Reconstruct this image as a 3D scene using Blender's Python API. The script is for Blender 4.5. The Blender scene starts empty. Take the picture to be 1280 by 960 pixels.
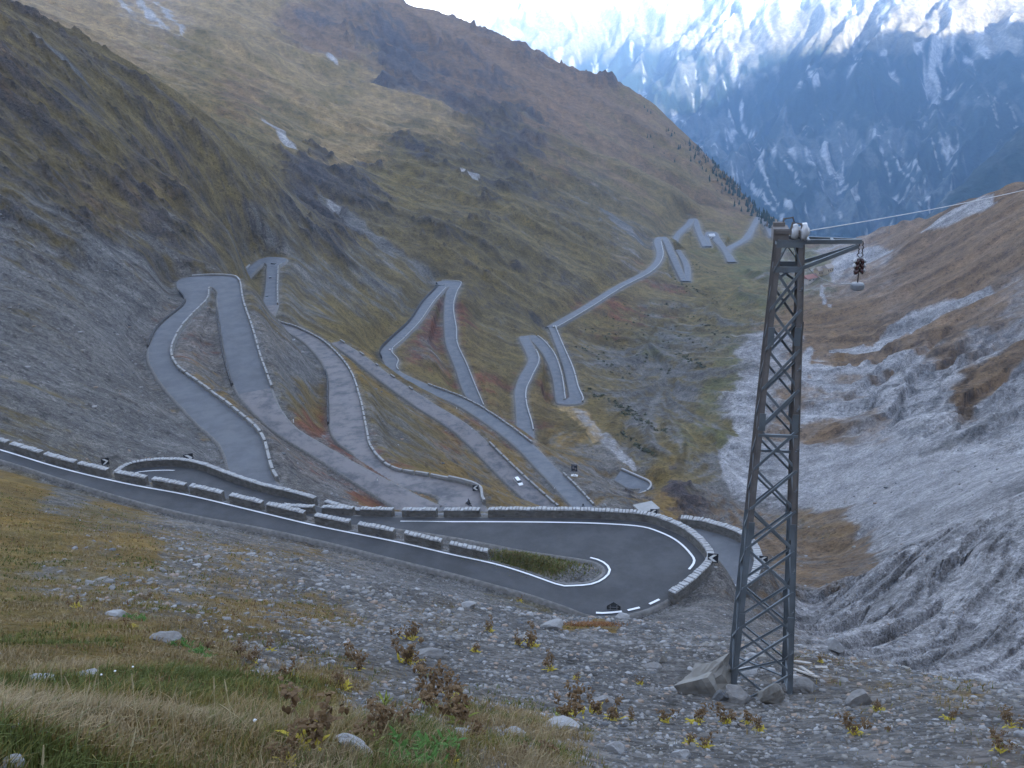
import bpy, bmesh, math, random
import numpy as np
from mathutils import Vector, Matrix

# ------------------------------------------------------------------ camera, world, sun, exposure
scene = bpy.context.scene
F = 1108.5                                  # focal length in pixels of a 1280 px wide frame
PITCH, ROLL = math.radians(20.0), math.radians(2.4)
cam_data = bpy.data.cameras.new("camera")
cam = bpy.data.objects.new("camera", cam_data)
scene.collection.objects.link(cam)
scene.camera = cam
cam_data.sensor_width = 36.0
cam_data.lens = 36.0 * F / 1280.0
cam_data.clip_start, cam_data.clip_end = 0.1, 60000.0
cam.matrix_world = Matrix.Rotation(math.radians(90) - PITCH, 4, 'X') @ Matrix.Rotation(-ROLL, 4, 'Z')

SUN_EL = math.radians(14.0)
SUN_AZ = math.radians(12.0)                 # light travels towards forward, turned left by this much
LDIR = Vector((-math.sin(SUN_AZ) * math.cos(SUN_EL), math.cos(SUN_AZ) * math.cos(SUN_EL), -math.sin(SUN_EL)))
world = bpy.data.worlds.new("World")
scene.world = world
world.use_nodes = True
wn, wl = world.node_tree.nodes, world.node_tree.links
bg = wn["Background"]
sky = wn.new("ShaderNodeTexSky")
sky.sky_type = 'NISHITA'
sky.sun_disc = False
sky.sun_elevation = SUN_EL
sky.sun_rotation = math.pi - SUN_AZ
sky.altitude = 2700.0
sky.air_density, sky.dust_density, sky.ozone_density = 1.0, 1.5, 1.0
bw = wn.new('ShaderNodeRGBToBW'); wmx = wn.new('ShaderNodeMix'); wmx.data_type = 'RGBA'; wmx.inputs[0].default_value = 0.72   # sky mixed with its own grey, added to make the skylight less blue
wl.new(sky.outputs[0], bw.inputs[0]); wl.new(sky.outputs[0], wmx.inputs[6]); wl.new(bw.outputs[0], wmx.inputs[7])
wl.new(wmx.outputs[2], bg.inputs[0])
bg.inputs[1].default_value = 0.15
sun_data = bpy.data.lights.new("sun", 'SUN')
sun_data.energy = 5.0
sun_data.angle = math.radians(0.5)
sun_data.color = (1.0, 0.93, 0.82)
sun = bpy.data.objects.new("sun", sun_data)
scene.collection.objects.link(sun)
sun.rotation_euler = LDIR.to_track_quat('-Z', 'Y').to_euler()
scene.view_settings.view_transform = 'Standard'
scene.view_settings.look = 'None'
scene.view_settings.exposure = 3.12
scene.view_settings.gamma = 1.0
scene.cycles.volume_bounces = 1
scene.cycles.max_bounces = 6

# ------------------------------------------------------------------ sight lines of the photograph -> world
def ray(px, py):
    u = (px - 640) / F; v = (480 - py) / F
    c, s = math.cos(ROLL), math.sin(ROLL)
    u2 = u * c + v * s; v2 = -u * s + v * c
    cp, sp = math.cos(PITCH), math.sin(PITCH)
    return np.array([u2, cp + v2 * sp, -sp + v2 * cp])
def azt(px, py):
    d = ray(px, py); h = math.hypot(d[0], d[1])
    return math.atan2(d[0], d[1]), d[2] / h
def at_dist(px, py, D):
    a, t = azt(px, py)
    return np.array([D * math.sin(a), D * math.cos(a), D * t])
def at_height(px, py, z):
    d = ray(px, py)
    return d * (z / d[2])
def to_px(x, y, z):
    cp, sp = math.cos(PITCH), math.sin(PITCH)
    depth = y * cp - z * sp
    depth = np.where(depth > 1e-3, depth, 1e-3)
    v2 = (y * sp + z * cp) / depth; u2 = x / depth
    c, s = math.cos(ROLL), math.sin(ROLL)
    u = u2 * c - v2 * s; v = u2 * s + v2 * c
    return 640 + F * u, 480 - F * v

# ------------------------------------------------------------------ noise
def _hash(ix, iy, seed):
    h = (ix.astype(np.int64) * 374761393 + iy.astype(np.int64) * 668265263 + seed * 1442695040888963) & 0xffffffff
    h = ((h ^ (h >> 13)) * 1274126177) & 0xffffffff
    h = (h ^ (h >> 16))
    return (h & 0xffff) / 65535.0
def vnoise(x, y, seed=0):
    x = np.asarray(x, dtype=np.float64); y = np.asarray(y, dtype=np.float64)
    ix, iy = np.floor(x), np.floor(y)
    fx, fy = x - ix, y - iy
    fx = fx * fx * (3 - 2 * fx); fy = fy * fy * (3 - 2 * fy)
    a = _hash(ix, iy, seed); b = _hash(ix + 1, iy, seed)
    c = _hash(ix, iy + 1, seed); d = _hash(ix + 1, iy + 1, seed)
    return a + (b - a) * fx + (c - a) * fy + (a - b - c + d) * fx * fy
def fbm(x, y, octaves=4, seed=0, gain=0.5):
    s = 0; amp = 1; tot = 0
    for o in range(octaves):
        s = s + amp * vnoise(x * 2 ** o + 17.3 * o, y * 2 ** o - 9.1 * o, seed + o)
        tot += amp; amp *= gain
    return s / tot
def smooth(x, a=0.0, b=1.0):
    t = np.clip((x - a) / (b - a), 0, 1)
    return t * t * (3 - 2 * t)

# ------------------------------------------------------------------ roads, as seen pairs of edges at their own heights
S = 1.15
ROADS = []   # name, z0, z1, pairs, max width (None = keep both edges as traced)
def road(n, z0, z1, prs, wmax=None): ROADS.append((n, z0 * S, z1 * S, prs, wmax))
road('near',-33.5,-41,[(-150,518,-150,534),(0,561,0,575),(80,585,80,600),(160,604,160,624),(240,619,240,644),(320,638,320,659),(400,657,400,676),(500,677,500,701),(565,692,565,717),(620,704,620,732),(660,716,660,743),(700,730,705,758)])
road('H1',-41,-42,[(715,731,745,771),(738,729,795,766),(752,722,834,750),(757,715,868,724),(754,709,882,706),(746,704,876,692),(735,701,858,675),(718,698,835,663),(690,694,805,654),(650,688,752,650)])
road('L1',-42,-45,[(610,680,690,648.5),(560,671,610,648),(500,662,540,648),(450,657,470,647),(400,657,400,644),(350,668,350,642)])
road('HL',-45,-46.5,[(336,641,270,660),(331,640,190,632),(329,638,150,608),(329,637,165,589),(330,636,215,584),(333,635,250,589),(340,635,290,604),(355,635,330,617),(380,642,370,626)])
road('L2',-46.7,-51,[(450,668,450,648),(550,676,550,653),(650,680,650,656),(750,685,750,658)])
road('HR',-51,-52.5,[(800,690,850,730),(850,695,922,742),(855,688,941,708),(850,678,925,680),(840,672,884,665),(820,668,850,660)])
road('L3',-52.8,-58,[(700,663,700,647),(600,658,600,644),(500,652,500,642),(440,643,440,637),(395,640,395,628)])
road('A',-58,-64,[(300,604,347,610),(278,560,325,548),(245,530,300,520),(212,492,255,488),(190,460,222,464),(187,435,213,440),(203,405,228,408),(232,380,258,376)], 8)
road('T1',-64,-64.6,[(222,360,260,364),(226,350,262,362),(250,346,264,360),(285,346,268,361),(298,352,272,366)])
road('B',-64.6,-76,[(302,375,273,385),(314,410,278,425),(322,440,284,455),(338,484,294,484),(358,520,310,508),(385,545,335,535),(430,570,375,562),(480,598,425,594),(530,624,480,628)], 9)
road('HR2',-76,-77,[(548,633,510,650),(549,630,610,655),(551,626,601,628),(550,623,598,615),(540,618,580,607)])
road('C',-77,-92,[(500,608,540,600),(462,590,490,590),(437,560,466,568),(412,540,460,540),(410,500,450,500),(407,460,436,465),(385,432,405,430),(355,412,375,414),(328,398,346,405)], 9)
road('D1',-92,-95,[(329,385,346,380),(333,360,346,356),(334,340,347,335)], 9)
road('T2',-95,-95.5,[(334,332,348,334),(333,330,358,325),(331,329,340,322),(328,331,325,325)])
road('D2',-95.5,-102,[(322,335,316,332),(308,350,302,346),(300,362,294,358),(297,372,292,366)], 8)
road('K',-104,-122,[(415,430,424,427),(440,447,450,443),(475,475,490,472),(520,508,536,502),(562,535,583,531),(590,560,612,557),(628,600,656,598),(670,640,702,638)], 6.5)
road('E',-125,-137,[(718,648,765,650),(700,620,733,621),(673,590,701,590),(640,557,669,557),(604,530,632,528),(564,506,588,500),(520,487,535,480)], 6.5)
road('F',-139,-147,[(487,463,498,466),(478,448,500,456),(477,438,489,440),(492,422,505,424),(515,400,523,405),(530,375,542,380),(548,357,558,362)], 7.5)
road('T3',-147,-147.5,[(546,355,559,361),(552,352,560,360),(574,353,562,360),(575,358,560,363)])
road('G',-147.5,-160,[(572,365,557,368),(566,385,556,385),(570,410,556,412),(571,430,558,430),(582,455,570,460),(592,480,578,485),(606,512,590,508)], 7.5)
road('P1',-162,-163,[(776,589,768,600),(796,598,786,610),(809,604,800,611),(812,609,801,613),(808,615,797,617),(797,620,790,622)], None)
road('H',-163.6,-170,[(640,560,674,560),(645,532,667,538),(645,505,658,510),(644,490,657,488),(651,470,665,470),(661,450,673,447),(651,425,660,420)], 8)
road('I',-170.5,-176,[(664,427,672,420),(681,445,690,440),(691,470,701,468),(695,495,706,500)], 7.5)
road('H5',-176,-176.5,[(700,505,706,500),(727,503,712,497)])
road('J',-176.5,-185,[(711,485,722,485),(705,460,715,460),(697,435,703,433),(687,410,694,410)], 8)
road('N',-185,-203,[(690,405,694,412),(730,382,735,388),(770,357,776,362),(810,335,814,342),(822,318,828,322),(818,300,826,302)], 8)
road('O',-203.5,-210,[(827,298,833,298),(838,322,844,320),(852,352,858,352)], 9)
road('P',-210,-213,[(856,352,862,352),(855,332,861,332),(845,312,850,314)], 9)
road('Q',-218,-222,[(839,303,843,306),(847,290,851,293),(858,280,864,281),(862,274,867,275)], 9)
road('R',-222,-225,[(866,277,871,275),(872,292,877,292),(879,308,885,306)], 8)
road('U',-225,-226,[(881,308,888,306),(881,298,886,298),(884,290,888,292)], 8)
road('V',-226,-229,[(888,292,895,291),(892,300,899,298),(903,312,908,311),(909,328,921,328)], 9)
road('W',-229,-238,[(906,314,912,318),(910,308,914,313),(930,297,935,300),(939,283,943,286),(946,271,950,274)], 9)
road('X',-238,-242,[(951,270,955,270),(957,283,961,282),(963,297,968,297)], 10)

def catmull(P, n_per):
    P = [np.asarray(p, float) for p in P]
    Q = [2 * P[0] - P[1]] + P + [2 * P[-1] - P[-2]]
    out = []
    for i in range(1, len(Q) - 2):
        for k in range(n_per):
            t = k / n_per
            a, b, c, d = Q[i - 1], Q[i], Q[i + 1], Q[i + 2]
            out.append(0.5 * (2 * b + (c - a) * t + (2 * a - 5 * b + 4 * c - d) * t * t + (3 * b - a - 3 * c + d) * t ** 3))
    out.append(P[-1])
    return out

def edges_of(z0, z1, prs, wmax):
    n = len(prs)
    A, B = [], []
    for i, (a, b, c, d) in enumerate(prs):
        z = z0 + (z1 - z0) * i / (n - 1)
        A.append(at_height(a, b, z)); B.append(at_height(c, d, z))
    if wmax:                                # a leg: its centre line and the width square to it
        C = [(p + q) / 2 for p, q in zip(A, B)]
        W = []
        for i in range(n):
            T = C[min(i + 1, n - 1)] - C[max(i - 1, 0)]
            N = np.array([-T[1], T[0], 0]); N /= np.linalg.norm(N) + 1e-9
            w = float(np.dot(A[i] - B[i], N))
            W.append((N if w > 0 else -N, min(max(abs(w), 4.5), wmax)))
        A = [c + N * w / 2 for c, (N, w) in zip(C, W)]
        B = [c - N * w / 2 for c, (N, w) in zip(C, W)]
    return A, B

# group the roads into continuous runs of carriageway
RUNS = [['near', 'H1', 'L1', 'HL', 'L2', 'HR', 'L3', 'A', 'T1', 'B', 'HR2', 'C', 'D1', 'T2', 'D2'], ['K'], ['E', 'F', 'T3', 'G'], ['P1'], ['H', 'I', 'H5', 'J', 'N', 'O'], ['P'], ['Q', 'R', 'U', 'V'], ['W', 'X']]
RD = {r[0]: edges_of(*r[1:]) for r in ROADS}
def run_edges(names):
    A, B, tag = [], [], []
    for nm in names:
        a, b = RD[nm]
        if A:   # keep the two edges on their own sides
            if np.linalg.norm(a[0] - A[-1]) + np.linalg.norm(b[0] - B[-1]) > np.linalg.norm(b[0] - A[-1]) + np.linalg.norm(a[0] - B[-1]):
                a, b = b, a
            if np.linalg.norm(a[0] - A[-1]) < 0.5 and np.linalg.norm(b[0] - B[-1]) < 0.5: a, b = a[1:], b[1:]
        A += a; B += b; tag += [nm] * len(a)
    return A, B, tag
RUNE = []
for names in RUNS:
    A, B, tag = run_edges(names)
    k = 6
    RUNE.append((catmull(A, k), catmull(B, k), [tag[min(i // k, len(tag) - 1)] for i in range((len(A) - 1) * k + 1)]))
def leg_edges(nm, side=None):
    """fine edge points of one named leg, (edge A, edge B)"""
    for (A, B, tag) in RUNE:
        idx = [i for i, t in enumerate(tag) if t == nm]
        if idx:
            idx.append(min(idx[-1] + 1, len(A) - 1))
            return [A[i] for i in idx], [B[i] for i in idx]

# ------------------------------------------------------------------ terrain control points: column, row, distance
CP = [
 (0,960,2.6),(0,900,5),(0,800,12),(0,700,30),(0,640,55),(0,600,85),(-200,960,2.6),(-200,800,10),(-200,650,40),(-200,570,90),
 (300,960,3.2),(300,900,5.5),(300,820,11),(300,740,26),(300,690,46),(150,960,2.9),(150,760,16),(150,670,44),
 (480,960,3.8),(480,880,8),(480,800,18),(480,730,42),
 (640,960,4.5),(640,900,8),(640,840,15),(640,790,28),(640,757,48),
 (800,960,6),(800,900,11),(800,840,19),(800,800,31),(780,777,45),(790,785,58),
 (950,960,7),(950,900,12.3),(950,866,16),(950,820,24),(950,800,33),(950,812,45),(930,770,70),(880,768,63),(850,790,45),(870,782,52),
 (1100,960,7),(1100,880,14),(1100,845,22),(1100,828,28),(1100,858,45),(1000,820,30),(1000,808,36),(1000,822,50),
 (1280,960,7),(1280,900,12),(1280,866,18),(1280,900,35),(1450,960,7),(1450,880,13),(1450,860,18),(1450,890,35),
 (1100,815,72),(1000,790,88),(1000,765,100),(1010,752,112),(1100,750,92),(1100,705,110),(1040,738,108),
 (1200,830,66),(1200,740,84),(1200,660,105),(1160,680,110),(1280,850,62),(1280,740,80),(1280,610,105),(1400,600,90),(1400,800,60),
 (1010,770,150),(1100,735,160),(1200,690,160),(1280,650,145),
 (1040,700,255),(1000,640,330),(1100,640,275),(1200,620,240),(1280,588,235),(1280,520,350),(1280,480,430),(1150,560,350),(1000,600,370),(1080,560,385),
 (1280,440,500),(1280,400,570),(1280,340,660),(1280,300,740),(1280,244,900),(1400,222,760),(1400,400,470),(1400,300,620),(1280,262,1300),(1400,245,1200),
 (1010,560,420),(1010,480,560),(1100,470,550),(1200,450,520),(1100,400,720),(1200,380,670),(1100,340,980),(1200,310,850),
 (1100,295,1300),(1060,300,1400),(1150,280,1180),(1190,262,1080),(1230,250,1000),(1200,285,1600),(1100,310,2200),(1280,270,1300),
 (900,620,356),(940,540,450),(930,460,600),(960,400,780),(960,340,1100),(950,312,1400),(930,700,240),(990,700,250),(980,300,2000),(1020,330,1300),
 (860,640,330),(850,560,420),(800,540,450),(750,545,440),(800,480,590),(870,480,600),(800,410,770),(880,400,790),(880,350,1000),(890,330,1180),(760,440,690),
 (850,605,345),(820,590,380),
 (0,547,118),(0,480,150),(0,400,200),(0,300,280),(0,200,360),(0,100,440),(0,30,530),(10,15,560),(-150,480,140),(-150,300,260),(-150,100,400),(-150,-40,560),
 (100,560,132),(100,480,178),(100,400,232),(100,300,320),(100,200,420),(100,100,530),(100,62,580),(60,540,135),
 (160,500,180),(200,550,160),(200,330,350),(200,250,430),(200,160,560),(210,122,610),(150,92,595),(270,165,610),(330,210,640),
 (260,320,370),(300,300,460),(310,325,440),(330,305,570),(250,240,480),(370,300,600),
 (10,45,850),(100,90,850),(210,145,880),(60,5,1500),(150,50,1350),(150,0,1800),(210,105,1150),(300,130,1050),(300,50,1550),(300,0,2000),
 (0,-40,1700),(-150,-80,1800),(150,-60,2400),(300,-70,2700),
 (400,175,1150),(400,100,1600),(400,30,2000),(400,-40,2500),(460,60,1900),(500,145,1400),(520,165,1250),(500,60,2100),(440,230,900),
 (440,400,470),(400,350,560),(450,330,650),(500,320,730),(420,270,780),(360,250,740),(520,250,950),
 (600,35,2200),(480,-5,2350),(540,15,2300),(700,85,2150),(750,108,2120),(800,130,2080),(850,165,2000),(900,205,1950),(940,245,1850),(975,283,1720),
 (600,70,2700),(480,40,2900),(700,120,2700),(800,165,2600),(900,240,2500),(975,310,2300),
 (600,200,2950),(700,250,2950),(800,300,2900),(900,350,2900),(500,150,2950),(1000,400,2900),(1100,400,2900),(1200,380,2900),(1300,360,2900),(1450,330,2900),(1080,340,1900),(980,330,1900),(1000,295,1550),(1050,312,1750),(1150,330,1900),
 (600,100,1900),(700,150,1800),(800,200,1700),(900,258,1650),(600,200,1250),(700,250,1200),(800,262,1350),(850,245,1500),(650,150,1600),
 (560,300,800),(560,230,1050),(620,300,860),(650,370,760),(700,350,840),(770,320,1000),(640,260,1000),
 (640,480,500),(620,440,590),(600,400,660),(540,440,520),(530,480,450),(610,540,400),(700,560,400),(740,600,300),(760,625,280),(785,640,270),
 (420,480,330),(470,540,250),(540,590,215),(600,610,225),(640,620,235),(250,450,205),(240,570,150),
]

az_c = np.concatenate([np.radians(np.linspace(-180, -45, 28))[:-1], np.radians(np.linspace(-45, 45, 271)), np.radians(np.linspace(45, 180, 28))[1:]])
ln_c = np.linspace(math.log(0.8), math.log(3000.0), 420)

def solve_rbf(pts, vals, qa, ql, ks=0.6, reg=1e-4):
    P = np.array(pts, float); P[:, 1] *= ks
    n = len(P)
    d = np.sqrt(((P[:, None] - P[None]) ** 2).sum(-1))
    K = np.zeros((n + 3, n + 3)); K[:n, :n] = d - reg * np.eye(n) * 10
    K[:n, n] = 1; K[:n, n + 1:] = P; K[n, :n] = 1; K[n + 1:, :n] = P.T
    w = np.linalg.solve(K, np.concatenate([vals, [0, 0, 0]]))
    A, L = np.meshgrid(qa, ql * ks, indexing='ij')
    out = w[n] + w[n + 1] * A + w[n + 2] * L
    for i in range(n):
        out += w[i] * np.sqrt((A - P[i, 0]) ** 2 + (L - P[i, 1]) ** 2)
    return out

pts, vals = [], []
for (px, py, D) in CP:
    a, t = azt(px, py); pts.append((a, math.log(D))); vals.append(t)
for (A, B, tag) in RUNE:
    step = 3
    for i in range(0, len(A), step):
        for q in (A[i], B[i]):
            h = math.hypot(q[0], q[1])
            a = math.atan2(q[0], q[1]); l = math.log(h)
            if all((a - p[0]) ** 2 + (l - p[1]) ** 2 > 0.012 ** 2 for p in pts):
                pts.append((a, l)); vals.append(q[2] / h)
for a in np.radians(np.linspace(-60, 60, 13)):     # under the photographer's feet
    for D in (0.8, 1.4):
        k = np.interp(math.degrees(a), [-60, -30, 0, 30, 60], [.45, .5, .62, .75, .75])
        pts.append((a, math.log(D))); vals.append(-(1.62 / D + k))
front = np.abs(az_c) < math.radians(62)
T = np.zeros((len(az_c), len(ln_c)))
Tf = solve_rbf(pts, np.array(vals), az_c[front], ln_c)
# light smoothing so that no control point stands out
for _ in range(2):
    G = np.pad(Tf, 1, mode='edge')
    Tf = (G[1:-1, :-2] + G[1:-1, 2:] + G[:-2, 1:-1] + G[2:, 1:-1] + 4 * G[1:-1, 1:-1]) / 8
# the side and back of the photographer: the slope goes on up to the pass
AZ, LN = np.meshgrid(az_c, ln_c, indexing='ij')
DD = np.exp(LN)
cosb = np.cos(AZ)
Tb = -1.62 / DD - 0.42 * cosb * np.where(cosb > 0, 1, 1.1) + 0.05 * smooth(DD, 200, 2500)
w = smooth(np.abs(AZ), math.radians(43), math.radians(60))
T[:] = Tb
T[front] = Tf * (1 - w[front]) + Tb[front] * w[front]

# fine polar grid
az_f = np.concatenate([np.radians(np.linspace(-180, -39, 40))[:-1], np.radians(np.linspace(-39, 39, 730)), np.radians(np.linspace(39, 180, 40))[1:]])
ln_f = np.concatenate([np.linspace(math.log(0.9), math.log(45), 240)[:-1], np.linspace(math.log(45), math.log(1400), 640)[:-1], np.linspace(math.log(1400), math.log(2950), 70)])
NA, NL = len(az_f), len(ln_f)
def up(M, qa, ql):
    """smooth cubic upsampling of the coarse grid"""
    def weights(x, q):
        i = np.clip(np.searchsorted(x, q) - 1, 0, len(x) - 2)
        t = (q - x[i]) / (x[i + 1] - x[i])
        im, i2 = np.maximum(i - 1, 0), np.minimum(i + 2, len(x) - 1)
        return (im, i, i + 1, i2), (-.5 * t + t * t - .5 * t ** 3, 1 - 2.5 * t * t + 1.5 * t ** 3, .5 * t + 2 * t * t - 1.5 * t ** 3, -.5 * t * t + .5 * t ** 3)
    (ia, wa), (il, wl_) = weights(az_c, qa), weights(ln_c, ql)
    R = sum(M[i] * w[:, None] for i, w in zip(ia, wa))
    return sum(R[:, j] * w[None, :] for j, w in zip(il, wl_))
TF = up(T, az_f, ln_f)
AF, LF = np.meshgrid(az_f, ln_f, indexing='ij')
DF = np.exp(LF)
X, Y = DF * np.sin(AF), DF * np.cos(AF)
Z = TF * DF

# distance to the nearest carriageway
bd = np.full(Z.shape, 1e9); bz = np.zeros(Z.shape)
def stamp(A, B):
    C = [(a + b) / 2 for a, b in zip(A, B)]
    Wd = [np.linalg.norm((a - b)[:2]) / 2 for a, b in zip(A, B)]
    for i in range(len(C) - 1):
        p, q = C[i], C[i + 1]
        D0 = math.hypot(*p[:2]); hw = max(Wd[i], Wd[i + 1])
        R = hw + 8 + 0.05 * D0
        a0, a1 = math.atan2(p[0], p[1]), math.atan2(q[0], q[1])
        l0, l1 = math.log(D0), math.log(math.hypot(*q[:2]))
        da = (R / D0); 
        i0, i1 = np.searchsorted(az_f, [min(a0, a1) - da, max(a0, a1) + da])
        j0, j1 = np.searchsorted(ln_f, [min(l0, l1) - da, max(l0, l1) + da])
        if i1 <= i0 or j1 <= j0: continue
        xs, ys = X[i0:i1, j0:j1], Y[i0:i1, j0:j1]
        # exact distance outside the quad of this piece
        quad = [A[i], A[i + 1], B[i + 1], B[i]]
        best = np.full(xs.shape, 1e9); side = np.zeros(xs.shape); 
        inside_p = np.ones(xs.shape, bool); inside_n = np.ones(xs.shape, bool)
        for k in range(4):
            u, v = quad[k], quad[(k + 1) % 4]
            ex, ey = v[0] - u[0], v[1] - u[1]
            L2 = ex * ex + ey * ey + 1e-9
            t = np.clip(((xs - u[0]) * ex + (ys - u[1]) * ey) / L2, 0, 1)
            d = np.hypot(xs - u[0] - t * ex, ys - u[1] - t * ey)
            best = np.minimum(best, d)
            cr = ex * (ys - u[1]) - ey * (xs - u[0])
            inside_p &= cr >= 0; inside_n &= cr <= 0
        best = np.where(inside_p | inside_n, -0.01, best)
        ex, ey = q[0] - p[0], q[1] - p[1]
        t = np.clip(((xs - p[0]) * ex + (ys - p[1]) * ey) / (ex * ex + ey * ey + 1e-9), 0, 1)
        z = p[2] + t * (q[2] - p[2])
        sub = bd[i0:i1, j0:j1]; m = best < sub
        sub[m] = best[m]; bz[i0:i1, j0:j1][m] = z[m]
for (A, B, tag) in RUNE: stamp(A, B)

# ------------------------------------------------------------------ streaks that follow the fall line (for relief and for vegetation)
def gblur(M, n):
    for _ in range(n):
        M = np.pad(M, 1, mode='edge')
        M = (M[:-2, 1:-1] + M[2:, 1:-1] + M[1:-1, :-2] + M[1:-1, 2:] + 2 * M[1:-1, 1:-1]) / 6
    return M
gl = np.gradient(Z, ln_f, axis=1); ga = np.gradient(Z, az_f, axis=0)
gl = gblur(gl, 12); ga = gblur(ga, 12)
gn = np.sqrt(gl ** 2 + ga ** 2) + 1e-6
va, vl = ga / gn, gl / gn                    # uphill direction in (azimuth, log distance)
def bil(M, fi, fj):
    fi = np.clip(fi, 0, M.shape[0] - 1.001); fj = np.clip(fj, 0, M.shape[1] - 1.001)
    i = fi.astype(int); j = fj.astype(int); u = fi - i; v = fj - j
    return (M[i, j] * (1 - u) * (1 - v) + M[i + 1, j] * u * (1 - v) + M[i, j + 1] * (1 - u) * v + M[i + 1, j + 1] * u * v)
# regular copy of the front for advecting
ra = np.radians(np.linspace(-42, 42, 640)); rl = np.linspace(math.log(1.0), math.log(2900), 900)
fi_ = np.interp(ra, az_f, np.arange(NA)); fj_ = np.interp(rl, ln_f, np.arange(NL))
FI, FJ = np.meshgrid(fi_, fj_, indexing='ij')
rva, rvl = bil(va, FI, FJ), bil(vl, FI, FJ)
dra, drl = ra[1] - ra[0], rl[1] - rl[0]
def lic(seed, cell, steps, h):
    gi, gj = np.meshgrid(np.arange(len(ra)), np.arange(len(rl)), indexing='ij')
    def sample(i, j):
        return vnoise(i * dra / cell, j * drl / cell, seed)
    tot = sample(gi, gj).copy(); n = 1.0
    for sgn in (1, -1):
        i, j = gi.astype(float), gj.astype(float)
        for k in range(steps):
            ua, ul = bil(rva, i, j), bil(rvl, i, j)
            i = i + sgn * ua * h / dra; j = j + sgn * ul * h / drl
            w_ = 1 - (k + 1) / (steps + 1)
            tot += w_ * sample(i, j); n += w_
    tot /= n
    tot = (tot - tot.mean()) / tot.std()
    qi = np.interp(az_f, ra, np.arange(len(ra))); qj = np.interp(ln_f, rl, np.arange(len(rl)))
    QI, QJ = np.meshgrid(qi, qj, indexing='ij')
    return bil(tot, QI, QJ)
S1 = lic(3, 0.0045, 14, 0.004)      # fine
S2 = lic(11, 0.013, 16, 0.009)      # medium
S3 = lic(23, 0.035, 14, 0.02)       # broad gullies
n1 = fbm(AF * 60, LF * 60, 4, 5) - .5
n2 = fbm(AF * 14, LF * 14, 5, 9) - .5
n0 = fbm(X * .9, Y * .9, 3, 31) - .5
PX, PY = to_px(X, Y, Z)

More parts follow.
